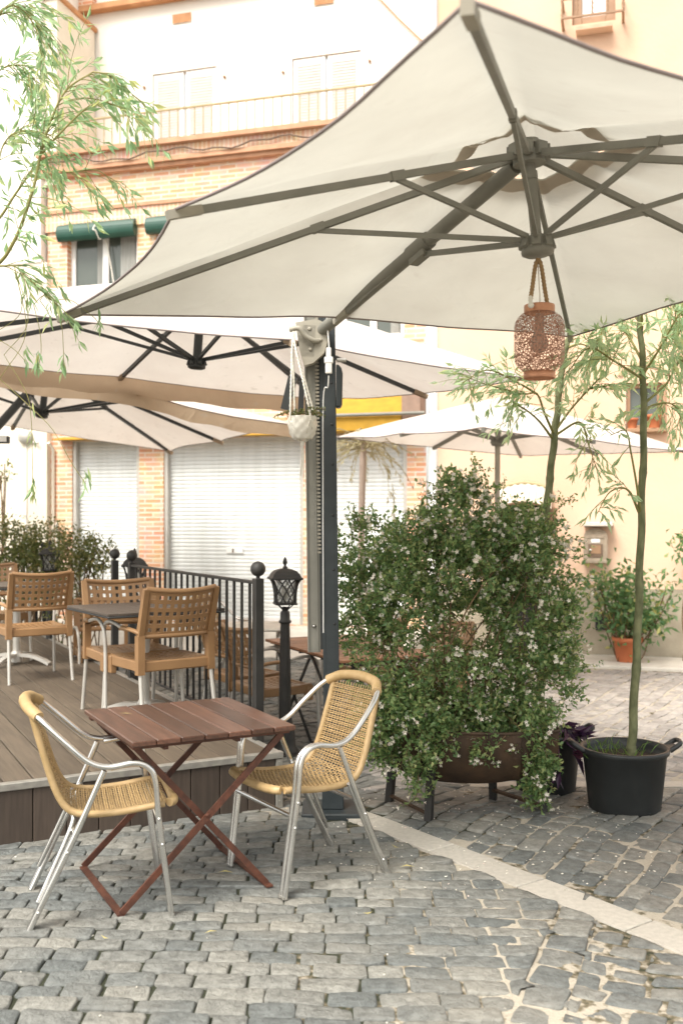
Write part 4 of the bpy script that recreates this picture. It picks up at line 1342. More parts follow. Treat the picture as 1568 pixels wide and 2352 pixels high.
mb.build('foliage', 'hedge', t); mb2.build('stems', 'bark_brown', t)
# ------------------------------------------------------------------ buildings: local x along the street front, y into the building, z up
FO = Vector((0, 12.71, 0)); FA = math.atan2(-.275, .9615)
def fp(px, py, s=0.0):
    t_ = (px - CX) / FPX
    Y = (s + 12.221) / (.275 * t_ + .9615); X = t_ * Y
    return .9615 * X - .275 * (Y - 12.71), EYE + (1200 - py) * Y / FPX
def fworld(u, s, z):
    return Vector((.9615 * u + .275 * s, 12.71 - .275 * u + .9615 * s, z))
def fu(px, s=0.0): return fp(px, 1200, s)[0]

def wall_with_openings(mb, u0, u1, z0, z1, ops, y=0.0, depth=.16):
    xs = sorted({u0, u1, *[o[0] for o in ops], *[o[1] for o in ops]}); zs = sorted({z0, z1, *[o[2] for o in ops], *[o[3] for o in ops]})
    xs = [x for x in xs if u0 <= x <= u1]; zs = [z for z in zs if z0 <= z <= z1]
    for a, b in zip(xs, xs[1:]):
        for c, d in zip(zs, zs[1:]):
            m = ((a + b) / 2, (c + d) / 2)
            if any(o[0] < m[0] < o[1] and o[2] < m[1] < o[3] for o in ops): continue
            mb.add([(a, y, c), (b, y, c), (b, y, d), (a, y, d)], [(0, 1, 2, 3)])
    for a, b, c, d in ops:
        v = [(a, y, c), (b, y, c), (b, y, d), (a, y, d), (a, y + depth, c), (b, y + depth, c), (b, y + depth, d), (a, y + depth, d)]
        mb.add(v, [(0, 4, 5, 1), (1, 5, 6, 2), (2, 6, 7, 3), (3, 7, 4, 0)])

bl = thing('apartment_building', 'orange brick and white rendered building with roller shutters, behind the parasols', 'building', FO, FA)
uL = fu(110); uR = fu(978)
sh = []
for a, b in ((166, 320), (376, 696), (741, 934)):
    sh.append((fu(a), fu(b), .27, 2.72))
wz1 = fp(150, 507)[1]; wz0 = 3.93
win = [(fu(155), fu(316), wz0, wz1), (fu(358), fu(519), wz0, wz1), (fu(560), fu(720), wz0, wz1), (fu(779), fu(928), wz0, wz1)]
ztop = fp(300, 478)[1]
mb = MB()
wall_with_openings(mb, uL, uR, -.1, fp(300, 395)[1], [(a, b, -.1 if False else c, d) for a, b, c, d in sh + win], 0, .2)
mb.add([(uL, 0, -.1), (uL, 4, -.1), (uL, 4, 6.4), (uL, 0, 6.4)], [(0, 3, 2, 1)])
mb.build('brick_front', 'brick', bl)
# corrugated shutters
for a, b, c_, d in sh:
    mb = MB(); pr = []; z = c_
    while z < d:
        pr += [(.118, z), (.110, z + .007), (.107, z + .025), (.110, z + .044), (.118, z + .050)]; z += .0525
    vs = [(a, y, z) for y, z in pr] + [(b, y, z) for y, z in pr]
    k = len(pr)
    mb.add(vs, [(i, k + i, k + i + 1, i + 1) for i in range(k - 1)], False)
    mb.bbox((a, .07, c_), (b, .125, c_ + .09), .004)
    o = mb.build('roller_shutter', 'shutter', bl)
    mb = MB(); mb.box((a, .02, c_), (a + .05, .118, d)); mb.build('guide_rail', 'alu_matt', o); mb = MB(); mb.box((b - .05, .02, c_), (b, .118, d)); mb.build('guide_rail', 'alu_matt', o)
    mb = MB(); m_ = (a + b) / 2; mb.bbox((m_ - .12, .088, c_ + .92), (m_ + .12, .102, c_ + 1.0), .004); mb.build('lock_plate', 'white', o)
    mb = MB(); mb.box((m_ - .03, .082, c_ + .93), (m_ - .01, .0885, c_ + .98)); mb.bbox((m_ + .28, .055, c_ + .03), (m_ + .42, .0695, c_ + .05), .003); mb.build('handle', 'mailin', o)
# awning boxes over the shutters
zA0, zA1 = fp(850, 984)[1], fp(850, 912)[1]
for a, b in ((fu(140), fu(700)), (fu(726), fu(936))):
    mb = MB(); mb.prism([(0, 0)] , 0, 0) if False else None
    lo_ = -.17 if a < fu(600) else 0
    vs = [(a, -.02, zA1 + 2 * lo_), (a, -.40, zA0 + .10 + lo_), (a, -.40, zA0 - .06), (a, -.02, zA0 - .06)]
    if lo_: vs = [(x_, y_ * .6, min(z_, zA0 - .01)) for x_, y_, z_ in vs]
    vs += [(b, y, z) for _, y, z in vs]
    mb.add(vs, [(0, 1, 2, 3), (7, 6, 5, 4), (0, 4, 5, 1), (1, 5, 6, 2), (2, 6, 7, 3), (3, 7, 4, 0)])
    o = mb.build('awning', 'yellow', bl)
    if lo_: continue
    mb = MB(); mb.tube([(a - .1, -.43, zA0 + .13), (b + .30, -.43, zA0 + .13)], .022, 8); mb.build('front_bar', 'taupe', o)
    mb = MB(); mb.bbox((b + .003, -.38, zA0 - .02), (b + .24, -.03, zA1 - .03), .01); mb.build('end_box', 'brown_end', o)
# brick bands
zc0 = fp(300, 395)[1]
mb = MB(); mb.box((uL - .02, -.035, ztop - .24), (uR, -.003, ztop)); 
mb.build('soldier_course', 'brick_soldier', bl)
mb = MB(); mb.box((uL - .03, -.06, ztop + .002), (uR, -.002, ztop + .05)); mb.box((uL - .04, -.08, zc0), (uR, 0, zc0 + .05)); mb.box((uL - .05, -.13, zc0 + .053), (uR, 0, zc0 + .115)); mb.build('string_course', 'brick_dark', bl)
zc1 = fp(300, 341)[1]
mb = MB(); mb.box((uL - .05, -.11, zc0 + .118), (uR, 0, zc1 - .06)); mb.build('cornice_course', 'brick_soldier', bl)
mb = MB(); mb.box((uL - .07, -.19, zc1 - .057), (uR + .0, 1.05, zc1)); mb.build('cornice', 'brick_dark', bl)
# first floor windows with rolled green blinds
for i, (a, b, c_, d) in enumerate(win):
    mb = MB()
    mb.bbox((a + .002, .10, c_ + .002), (a + .07, .16, d - .002), .004); mb.bbox((b - .07, .10, c_ + .002), (b - .002, .16, d - .002), .004)
    mb.bbox((a + .072, .10, d - .07), (b - .072, .16, d - .002), .004); mb.bbox((a + .072, .10, c_ + .002), (b - .072, .16, c_ + .07), .004)
    m_ = (a + b) / 2; mb.bbox((m_ - .045, .098, c_ + .072), (m_ + .045, .158, d - .072), .004)
    o = mb.build('window', 'white', bl)
    mb = MB(); mb.box((a + .06, .13, c_ + .06), (b - .06, .14, d - .06)); mb.build('pane', 'glass_dark', o)
    for q0, q1 in ((a + .40, m_ - .05), (m_ + .22, b - .09)):
        mb = MB(); n = 24; vs = []
        for j in range(n + 1):
            x = q0 + (q1 - q0) * j / n; y = .118 + .006 * math.sin(j * 1.7)
            vs += [(x, y, c_ + .07), (x, y, d - .25)]
        mb.add(vs, [(2 * j, 2 * j + 2, 2 * j + 3, 2 * j + 1) for j in range(n)], True); mb.build('curtain', 'curtain', o)
    mb = MB()
    if i < 3:
        zr = d - .17
        pr = [(.070 * math.cos(q), .115 * math.sin(q) + .004 * (int(q * 3.5) % 2)) for q in [j * 2 * math.pi / 22 for j in range(22)]]
        vs = [(a - .10, -.06 + y, zr - .03 + z) for y, z in pr] + [(b + .0, -.06 + y, zr - .03 + z) for y, z in pr]
        mb.add(vs, [(j, (j + 1) % 22, 22 + (j + 1) % 22, 22 + j) for j in range(22)] + [tuple(range(21, -1, -1)), tuple(range(22, 44))])
        mb.bar((a + .0, -.01, d - .01), (b + 0, -.01, d - .01), .03, .03); mb.add([(a, -.012, d - .01), (b, -.012, d - .01), (b, -.05, zr + .07), (a, -.05, zr + .07)], [(0, 1, 2, 3)])
        r = mb.build('rolled_blind', 'green', bl)
        mb = MB(); mb.tube(smooth_path([(m_ - .03, -.02, d - .02), (m_ - .04, -.165, zr - .03), (m_, -.17, zr - .06), (m_ + .02, -.10, zr - .16), (m_ + .05, .05, zr - .2), (m_ + .28, .09, c_ + .1)], 6), .009, 6); mb.build('cord', 'cord', r)
# upper storey, set back behind the terrace
SB = 1.0
u0, u1 = fu(130, SB) - .6, fu(990, SB)
zt = 12.5
wl = [(351, 423, 176, 338), (429, 497, 168, 338)], [(671, 737, 140, 300), (760, 828, 128, 300)]
ops = []
for pair in wl:
    a = fu(pair[0][0], SB); b = fu(pair[1][1], SB); ops.append((a, b, zc1 + .02, fp(pair[0][0], pair[0][2] - 5, SB)[1]))
mb = MB(); wall_with_openings(mb, u0, u1, zc1 - .05, zt, ops, SB, .14)
mb.build('upper_wall', 'stucco', bl)
for a, b, c_, d in ops:
    m_ = (a + b) / 2
    for q0, q1 in ((a + .01, m_ - .02), (m_ + .02, b - .01)):
        mb = MB()
        mb.bbox((q0, SB + .02, c_), (q0 + .06, SB + .06, d - .01), .003); mb.bbox((q1 - .06, SB + .02, c_), (q1, SB + .06, d - .01), .003)
        mb.bbox((q0 + .061, SB + .02, d - .09), (q1 - .061, SB + .06, d - .01), .003); mb.bbox((q0 + .061, SB + .02, c_), (q1 - .061, SB + .06, c_ + .1), .003)
        o = mb.build('louvred_shutter', 'white', bl)
        mb = MB(); z = c_ + .11
        while z < d - .12:
            mb.bar(((q0 + .06), SB + .035, z + .02), (q1 - .06, SB + .035, z + .02), .05, .029, up=(0, -.35, 1)); z += .040
        mb.box((q0 + .03, SB + .062, c_), (q1 - .03, SB + .07, d)); mb.build('louvres', 'white', o)
        mb = MB(); mb.lathe([(.02, 0), (.02, .03), (0, .03)], (q0 - .14 if q0 < m_ - .2 else q1 + .14, SB, d - .18), 8, (0, -1, 0)); mb.build('stay', 'brownwood', o)
# eaves trim and vents
a, z = fp(178, 24, SB - .12); b = fu(960, SB)
mb = MB(); mb.box((a, SB - .14, z - .035), (b, SB - .003, z + .05)); mb.build('eaves_band', 'tile', bl)
mb = MB(); mb.box((a, SB - .13, z + .053), (fu(222, SB), SB - .003, z + .9)); mb.build('eaves_corner', 'brick', bl)
for p0, p1, q0, q1 in ((400, 437, 54, 31), (725, 763, 12, -10)):
    a, z0 = fp(p0, q0, SB); b, z1 = fp(p1, q1 , SB)
    mb = MB(); nx, nz = 7, 4; dx, dz = (b - a) / nx, (z1 - z0) / nz
    mb.box((a, SB - .004, z0), (b, SB + .0, z1))
    o = mb.build('vent_back', 'mailin', bl)
    mb = MB()
    for i in range(nx + 1): mb.box((a + i * dx - .009, SB - .016, z0), (a + i * dx + .009, SB - .0045, z1))
    for j in range(nz + 1): mb.box((a - .02, SB - .0185, z0 + j * dz - .010), (b + .02, SB - .0165, z0 + j * dz + .010))
    mb.build('vent_grille', 'tile', o)
# terrace parapet fin at the left end
a = fu(97); b = fu(136)
zf = 8.86
mb = MB(); mb.box((a, -.05, zc1 - .4), (b, .97, zf)); mb.build('terrace_side_wall', 'stucco_cream', bl)
mb = MB(); mb.bbox((a - .03, -.09, zf + .002), (b + .04, .99, zf + .07), .01); mb.build('coping', 'tile', bl)
# terrace railing
zr = fp(300, 264, -.05)[1]
mb = MB(); mb.bar((b + .02, -.06, zr), (fu(900), -.06, zr), .03, .022); mb.bar((b + .02, -.06, zc1 + .05), (fu(900), -.06, zc1 + .05), .02, .014)
o = mb.build('terrace_railing', 'railgold', bl)
x = b + .12; i = 0
while x < fu(900):
    mb = MB(); mb.box((x - .006, -.066, zc1 + .057), (x + .006, -.054, zr - .01)); mb.build('railing_bar', 'railgold', o); x += .122; i += 1
mb = MB(); pts = [Vector((uL + (uR - uL) * j / 40, -.15, zc0 + .16 + .035 * math.sin(j * .55) + .02 * math.sin(j * 1.7))) for j in range(41)]; mb.tube(pts, .012, 5); mb.build('cable', 'mailin', bl)
q0, q1 = fp(855, -20, SB - .03), fp(985, 110, SB - .03); mb = MB(); mb.tube([(q0[0], SB - .03, q0[1]), ((q0[0] + q1[0]) / 2, SB - .03, (q0[1] + q1[1]) / 2 - .02), (q1[0], SB - .03, q1[1])], .010, 5); mb.build('cable', 'tile', bl)
# pipe on the brick pillar, garage kerb
mb = MB(); x = fu(126); mb.tube([(x, -.035, .3), (x, -.035, 2.62), (x - .02, -.12, 2.7)], .022, 8); mb.build('drain_pipe', 'stucco_cream', bl)
mb = MB(); mb.tube([(fu(134), -.03, .3), (fu(134), -.03, 1.6)], .018, 8); mb.build('drain_pipe', 'cord', bl)
mb = MB(); mb.bbox((fu(985), -.05, -.05), (fu(1003), 0.0, 12), .01); mb.build('corner_strip', 'white', bl)
mb = MB(); a, b = uL, uR - .02
vs = [(a, .11, .268), (b, .11, .268), (b, -.35, .25), (a, -.35, .25), (b, -1.1, .0), (a, -1.1, .0), (a, -1.1, -.2), (b, -1.1, -.2), (a, .11, -.2), (b, .11, -.2)]
mb.add(vs, [(0, 3, 2, 1), (3, 5, 4, 2), (5, 6, 7, 4), (0, 8, 6, 5, 3), (1, 2, 4, 7, 9)])
o = mb.build('pavement_ramp', 'stone'); o.location = FO; o.rotation_euler.z = FA; o['kind'] = 'structure'

# --- left neighbour
nb = thing('neighbour_house', 'plain cream-rendered house wall at the far left beside the brick building', 'building', FO, FA)
mb = MB(); mb.box((uL - 7, -.10, -.1), (fu(108, -.1) , 4, 5.2)); mb.build('lower_wall', 'stucco_cream', nb)
mb = MB(); mb.box((uL - 7, -.12, 5.203), (fu(96, -.1), 4, 12.5)); mb.build('upper_wall', 'stucco', nb)
a, z = fp(62, 1003, -.1)
mb = MB(); mb.lathe([(.10, 0), (.11, .05), (.06, .08), (0, .085)], (a, -.10, z), 16, (0, -1, 0)); mb.tube([(a + .10, -.12, z - .08), (a + .22, -.16, z - .10)], .015, 6); mb.build('alarm_bell', 'alu_matt', nb)
mb = MB(); mb.tube([(a, -.11, z - .1), (a, -.11, .5)], .012, 6); mb.build('conduit', 'stucco', nb)

# --- peach house on the right
hs_ = thing('peach_house', 'peach-rendered house with a grey-beige plinth on the right', 'building', FO, FA)
hx0, hx1 = fu(1004), fu(1568) + 5
def rect(p0, q0, p1, q1): return (fu(p0), fu(p1), fp((p0 + p1) / 2, q0)[1], fp((p0 + p1) / 2, q1)[1])
wtop = rect(1313, 52, 1412, -130); wmid = rect(1436, 985, 1518, 880)
zs = fp(1400, 1351)[1]
dr = (fu(1150), fu(1258), -.02, fp(1205, 1160)[1])
mb = MB(); wall_with_openings(mb, hx0, hx1, zs, 12.5, [wtop, wmid, (dr[0], dr[1], zs, dr[3])], 0, .18)
mb.build('wall', 'peach', hs_)
mb = MB(); wall_with_openings(mb, hx0, hx1, -.1, zs, [(dr[0], dr[1], -.02, zs)], -.012, .19)
mb.add([(hx0, -.012, zs), (hx1, -.012, zs), (hx1, .0, zs), (hx0, .0, zs)], [(0, 1, 2, 3)])
mb.build('plinth', 'socle', hs_)
def win_frame(r, nm, fr, pane, w=.06, mull=True):
    a, b, c_, d = r
    mb = MB()
    mb.bbox((a + .002, .06, c_), (a + w, .13, d), .004); mb.bbox((b - w, .06, c_), (b - .002, .13, d), .004); mb.bbox((a + w + .001, .06, d - w), (b - w - .001, .13, d - .001), .004); mb.bbox((a + w + .001, .06, c_), (b - w - .001, .13, c_ + w), .004)
    if mull: m_ = (a + b) / 2; mb.bbox((m_ - .03, .058, c_ + w), (m_ + .03, .128, d - w), .004)
    o = mb.build(nm, fr, hs_)
    mb = MB(); mb.box((a + .03, .10, c_ + .03), (b - .03, .11, d - .03)); mb.build('pane', pane, o)
    return o
o = win_frame(wtop, 'balcony_window', 'brownwood', 'white', .11, False)
a = fu(1293); b = fu(1430); z0 = fp(1360, 60)[1]; z1 = fp(1360, 17)[1]
mb = MB()
for z in (z0, z1):
    mb.bar((a, -.28, z), (b, -.28, z), .022, .022); mb.bar((a, -.28, z), (a, -.0, z), .03, .03); mb.bar((b, -.28, z), (b, -.0, z), .03, .03)
r = mb.build('balcony_railing', 'brownwood', hs_)
for i in range(5):
    x = a + (b - a) * i / 4
    mb = MB(); pts = [Vector((x + .006 * math.sin(j * 2), -.28 + .006 * math.cos(j * 2), z0 + (z1 - z0) * j / 12)) for j in range(13)]; mb.tube(pts, .011, 6); mb.build('railing_bar', 'brownwood', r)
mb = MB(); mb.box((a + .15, -.16, z0 - .10), (b - .12, 0, z0 - .06)); mb.build('balcony_slab', 'peach', hs_)
win_frame(wmid, 'window', 'brownwood', 'glass_dark', .05, True)
a, b, c_, d = wmid
mb = MB(); mb.bbox((a - .06, -.14, c_ - .05), (b + .06, .0, c_ - .002), .006); mb.bbox((b + .0, -.03, c_), (b + .05, -.003, d), .004); mb.build('window_sill', 'brownwood', hs_)
# ochre relieving arch over the window
z = fp(1477, 830)[1]; m_ = (a + b) / 2; R0 = (b - a) * .72
mb = MB(); vs = []
for j in range(15):
    an = math.pi * (.16 + .68 * j / 14)
    for rr in (R0, R0 + .045):
        for y in (-.025, -.002): vs.append((m_ - rr * math.cos(an), y, z - .28 + rr * .8 * math.sin(an)))
fs = []
for j in range(14):
    q = j * 4
    fs += [(q, q + 4, q + 6, q + 2), (q + 2, q + 6, q + 7, q + 3), (q + 1, q, q + 4, q + 5)] if False else [(q, q + 2, q + 6, q + 4), (q + 2, q + 3, q + 7, q + 6), (q, q + 4, q + 5, q + 1)]
mb.add(vs, fs); mb.build('arch_moulding', 'railgold', hs_)
# doorway with a ribbed hood
a, b, c_, d = dr
mb = MB(); mb.box((a, .17, c_), (b, .20, d)); mb.build('doorway', 'dark_in', hs_)
mb = MB(); vs = []; n = 33
zt0 = fp(1205, 1115)[1]; zt1 = fp(1205, 1158)[1]
for j in range(n):
    f = j / (n - 1); x = a - .05 + (b - a + .10) * f; arch = .09 * (1 - (2 * f - 1) ** 2)
    rib = .022 if (j // 2) % 2 else 0
    vs += [(x, -.03 - rib, zt0 - .07 + arch), (x, -.13 - rib, (zt0 + zt1) / 2 - .05 + arch), (x, -.20 - rib, zt1 - .06 + arch), (x, -.02, zt1 - .05 + arch)]
mb.add(vs, [(4 * j + k_, 4 * j + 4 + k_, 4 * j + 5 + k_, 4 * j + 1 + k_) for j in range(n - 1) for k_ in range(3)]); mb.build('door_hood', 'shell', hs_)
pts = [(a - .05 + (b - a + .10) * j / 12, -.035, zt0 - .06 + .09 * (1 - (2 * j / 12 - 1) ** 2)) for j in range(13)]
mb = MB(); mb.tube(pts, .02, 6); mb.build('hood_trim', 'railgold', hs_)
a, z0 = fp(1366, 1446); b, z1 = fp(1401, 1416)
mb = MB(); mb.bbox((a, -.03, z0), (b, -.0125, z1), .003); g_ = mb.build('vent_plate', 'mast', hs_)
mb = MB()
for i in range(6): mb.box((a + .01, -.034, z0 + .015 + i * (z1 - z0 - .03) / 6), (b - .01, -.0305, z0 + .022 + i * (z1 - z0 - .03) / 6))
mb.build('louvre', 'darkframe', g_)
a, z0 = fp(1340, 1205); b, z1 = fp(1407, 1198)
mb = MB(); mb.bbox((a, -.24, z0 - .02), (b, -.001, z0 + .03), .008); mb.build('stone_shelf', 'stone', hs_)
mb = MB(); x = fu(1258); mb.bbox((x + .0, -.06, fp(1262, 1230)[1]), (x + .09, -.001, fp(1262, 1165)[1]), .01); mb.build('intercom', 'brownwood', hs_)
mb = MB(); mb.bbox((hx0 - .05, -.92, -.15), (hx1, -.0125, .03), .012)
o = mb.build('pavement', 'stone'); o.location = FO; o.rotation_euler.z = FA; o['kind'] = 'structure'
# mailbox
a, z0 = fp(1341, 1290); b, z1 = fp(1394, 1213)
q = fworld((a + b) / 2, -.06, z0)
t = thing('mailbox', 'weathered arch-topped mailbox with a white name plate on the peach wall under a stone shelf', 'mailbox', q, FA)
w_ = (b - a) / 2; h_ = z1 - z0
poly = [(-w_, 0), (w_, 0), (w_, h_ * .78)] + [(w_ * math.cos(i * math.pi / 10), h_ * .78 + h_ * .22 * math.sin(i * math.pi / 10)) for i in range(1, 10)] + [(-w_, h_ * .78)]
mb = MB(); mb.prism(poly, -.10, .058); o = mb.build('case', 'mailbox', t)
mb = MB()
mb.bbox((-w_ - .008, -.115, -.012), (w_ + .008, .057, .03), .005); mb.bbox((-w_ - .004, -.108, .03), (-w_ + .035, -.098, h_ * .78), .003); mb.bbox((w_ - .035, -.108, .03), (w_ + .004, -.098, h_ * .78), .003); mb.bbox((-w_ + .036, -.108, h_ * .70), (w_ - .036, -.098, h_ * .78), .003)
mb.build('case_trim', 'mailbox', t)
mb = MB(); mb.bbox((-w_ + .05, -.106, h_ * .14), (w_ - .05, -.0985, h_ * .54), .003); dd = mb.build('door', 'mailin', t)
mb = MB(); mb.lathe([(.012, 0), (.012, .01), (0, .012)], (-w_ + .075, -.106, h_ * .36), 8, (0, -1, 0)); mb.build('handle', 'white', dd)
mb = MB(); mb.bbox((-.05, -.110, h_ * .25), (.06, -.1065, h_ * .5), .002); mb.build('emblem', 'brownwood', dd)
mb = MB(); mb.bbox((-w_ * .38, -.106, h_ * .57), (w_ * .38, -.0985, h_ * .68), .003); mb.build('name_plate', 'white', t)
# pots on the sill of the mid window
a, b, c_, d = wmid
for i, (f, lab) in enumerate(((.18, 'smaller terracotta pot on the window sill, left of two'), (.78, 'larger terracotta pot on the window sill, right of two'))):
    q = fworld(a + (b - a) * f, -.09, c_ - .002)
    t = thing('flower_pot', lab, 'flower pot', q, FA)
    s = .85 + .25 * i
    mb = MB(); mb.lathe([(.052 * s, 0), (.07 * s, .11 * s), (.08 * s, .112 * s), (.082 * s, .14 * s), (.074 * s, .14 * s), (.07 * s, .12 * s), (0, .12 * s)], (0, 0, 0), 20); mb.build('pot', 'terracotta', t)
# ------------------------------------------------------------------ plants
rp = random.Random(23)
def rv(s=1.0): return Vector((rp.gauss(0, s), rp.gauss(0, s), rp.gauss(0, s)))

def leaf(mb, p, d, ln, w, bend=.15, fold=.25):
    mb.leaf(p, d, ln, w, rv(), bend, fold)

def willow_twig(lm, wm, p, d, ln, leafl, droop=.9, dens=.018, twr=.0013, lw=.2):
    """one hanging twig: starts along d, bends down under its weight, alternate slender leaves"""
    n = max(4, int(ln / dens)); pts = [Vector(p)]; d = Vector(d).normalized()
    for i in range(n):
        d = (d + Vector((0, 0, -droop * .13)) + rv(.05)).normalized()
        pts.append(pts[-1] + d * (ln / n))
    if len(pts) > 2: wm.tube(pts, [twr * (1.6 - i / len(pts)) for i in range(len(pts))], 4, cap=False)
    for i in range(1, len(pts)):
        if rp.random() < .1: continue
        tt = (pts[i] - pts[i - 1]).normalized()
        s = tt.cross(rv()).normalized()
        ld = (tt * .75 + s * .55 + Vector((0, 0, -.45))).normalized()
        l = leafl * rp.uniform(.6, 1.15)
        leaf(lm, pts[i], ld, l, l * rp.uniform(lw * .8, lw * 1.2), rp.uniform(-.1, .25), .2)
    for k in range(2): leaf(lm, pts[-1], (pts[-1] - pts[-2]) + rv(.004), leafl * .8, leafl * lw, .1)

# --- weeping willow reaching in from the left
wt = thing('willow_tree', 'weeping willow with narrow green leaves reaching in from the left edge', 'tree', (-2.15, 4.35, 0))
off = wt.location
tk = MB(); lm = MB(); wm = MB()
B0 = Vector((-2.15, 4.35, 0))
trunk = smooth_path([B0, B0 + Vector((.02, .02, 1.0)), B0 + Vector((-.02, 0, 1.9)), B0 + Vector((.06, .03, 2.5)), B0 + Vector((.0, .1, 3.1)), B0 + Vector((-.1, .1, 3.9))], 6)
tk.tube(trunk, [.034 * (1 - .75 * i / len(trunk)) for i in range(len(trunk))], 10)
tk.build('trunk', 'bark_green', wt, off)
def branch(pts, r0, r1):
    pts = smooth_path(pts, 8)
    wm.tube(pts, [r0 + (r1 - r0) * i / len(pts) for i in range(len(pts))], 6)
    return pts
W = lambda px, py, d: P(px, py, d)
b1 = branch([B0 + Vector((.03, .01, 2.2)), W(-40, 640, 4.3), W(30, 560, 4.25), W(75, 440, 4.2), W(95, 350, 4.2), W(120, 270, 4.2), W(155, 205, 4.2), W(215, 165, 4.25)], .010, .003)
b2 = branch([W(95, 355, 4.2), W(135, 310, 4.15), W(205, 245, 4.1), W(260, 240, 4.1), W(320, 280, 4.05)], .005, .0015)
b3 = branch([W(215, 165, 4.25), W(250, 172, 4.2), W(290, 200, 4.2), W(322, 245, 4.2)], .003, .0012)
b4 = branch([B0 + Vector((0, .05, 2.4)), W(-60, 560, 4.6), W(0, 500, 4.6), W(40, 440, 4.6), W(90, 380, 4.6), W(150, 395, 4.5), W(220, 390, 4.5), W(262, 420, 4.5)], .008, .0015)
b5 = branch([B0 + Vector((.0, .1, 3.2)), W(-80, 120, 4.4), W(0, 30, 4.4), W(40, 15, 4.4), W(80, 60, 4.4), W(95, 120, 4.4)], .007, .0015)
b6 = branch([B0 + Vector((.0, .1, 3.0)), W(-70, 250, 4.7), W(-10, 170, 4.7), W(40, 150, 4.7), W(90, 190, 4.7)], .006, .0015)
b7 = branch([B0 + Vector((0, 0, 2.3)), W(-50, 480, 4.2), W(10, 330, 4.2), W(60, 300, 4.2), W(120, 310, 4.2)], .005, .0015)
b8 = branch([B0 + Vector((.03, .0, 2.0)), W(-60, 660, 4.4), W(20, 610, 4.4), W(65, 640, 4.4), W(120, 690, 4.4)], .005, .0015)
for br, cnt, ln, start in ((b1, 34, .26, .30), (b2, 13, .17, .25), (b3, 10, .13, .1), (b4, 24, .20, .35), (b5, 26, .28, .35), (b6, 22, .28, .4), (b7, 15, .2, .4), (b8, 14, .20, .4)):
    for i in range(int(cnt * 1.0)):
        k = int(len(br) * (start + (1 - start) * rp.random()) - 1); k = max(1, min(len(br) - 1, k))
        d = (br[k] - br[k - 1]).normalized() * .8 + rv(.55) + Vector((.25, 0, -.1))
        willow_twig(lm, wm, br[k], d, ln * rp.uniform(.5, 1.2), .078, .75, .023)
# long single strands hanging low
for p0, pts_ in ((0, [(78, 700, 4.5), (92, 760, 4.5), (95, 810, 4.5), (88, 845, 4.5)]), (1, [(130, 690, 4.45), (142, 745, 4.45), (146, 800, 4.45), (147, 850, 4.45)]),
                 (2, [(10, 815, 4.4), (60, 900, 4.4), (72, 960, 4.4), (75, 1060, 4.4), (76, 1140, 4.4)]), (3, [(0, 870, 4.4), (60, 925, 4.4), (120, 985, 4.4), (165, 1063, 4.4), (198, 1112, 4.4)]), (4, [(-20, 770, 4.5), (30, 800, 4.5), (60, 830, 4.5)]), (5, [(92, 690, 4.4), (110, 715, 4.4), (117, 735, 4.4)]), (6, [(205, 720, 4.4), (222, 735, 4.4), (230, 750, 4.4)])):
    pts = smooth_path([W(*q) for q in pts_], 8)
    root = smooth_path([b8[-1] if p0 in (0, 1, 5, 6) else b8[18], (b8[-1] + pts[0]) / 2 + Vector((0, 0, .03)), pts[0]], 6)
    wm.tube(root + pts[1:], [.0016] * (len(root) + len(pts) - 1), 5, cap=False)
    n = 12 if p0 in (0, 1, 2) else 7
    for i in range(n):
        q = pts[-1] + rv(.004) + Vector((0, 0, .09 * i / n))
        leaf(lm, q, Vector((rp.uniform(-.7, .7), rp.uniform(-.6, .6), -1)), .075 * rp.uniform(.6, 1.1), .013, .1)
    if p0 == 2:
        for z in (.28, .26, .30, .27): leaf(lm, pts[-1] + Vector((0, 0, z)), Vector((rp.uniform(-1, 1), rp.uniform(-.5, .5), -.8)), .07, .011)
        for z in (.40, .42): leaf(lm, pts[-1] + Vector((0, 0, z)), Vector((rp.uniform(-.6, .6), 0, -1)), .06, .010)
wm.build('branches', 'twig_yellow', wt, off); lm.build('foliage', 'willow', wt, off)

# --- black tubs with willow saplings on the right
def tub(t, r, h, name='pot', handles=True):
    mb = MB(); a, b = r * .80, r
    mb.lathe([(a, 0), (a + .003, .004), (b - .012, h - .035), (b, h - .03), (b + .006, h - .012), (b + .004, h), (b - .012, h), (b - .018, h - .03), (b - .03, h - .07), (0, h - .075)], (0, 0, 0), 40)
    for k_ in range(3):
        an = -2.0 + k_ * .9
        mb.bar((a * .995 * math.cos(an), a * .995 * math.sin(an), .012), (a * 1.012 * math.cos(an), a * 1.012 * math.sin(an), .02), .03, .012)
    o = mb.build(name, 'black', t)
    if handles:
        for s in (-1, 1):
            mb = MB()
            x0 = s * (b - .004)
            mb.tube(smooth_path([(x0, -.055, h - .015), (x0 + s * .05, -.05, h + .018), (x0 + s * .068, -.03, h + .030), (x0 + s * .068, .03, h + .030), (x0 + s * .05, .05, h + .018), (x0, .055, h - .015)], 4), .011, 7, flat=1.3)
            mb.add([(x0 - s * .01, -.055, h - .004), (x0 + s * .045, -.05, h + .012), (x0 + s * .045, .05, h + .012), (x0 - s * .01, .055, h - .004)], [(0, 1, 2, 3)])
            mb.build('handle', 'black', o)
    mb = MB(); mb.lathe([(b - .026, h - .062), (b * .5, h - .05), (0, h - .045)], (0, 0, 0), 24, capb=False); mb.build('soil', 'soil', o)
    return o

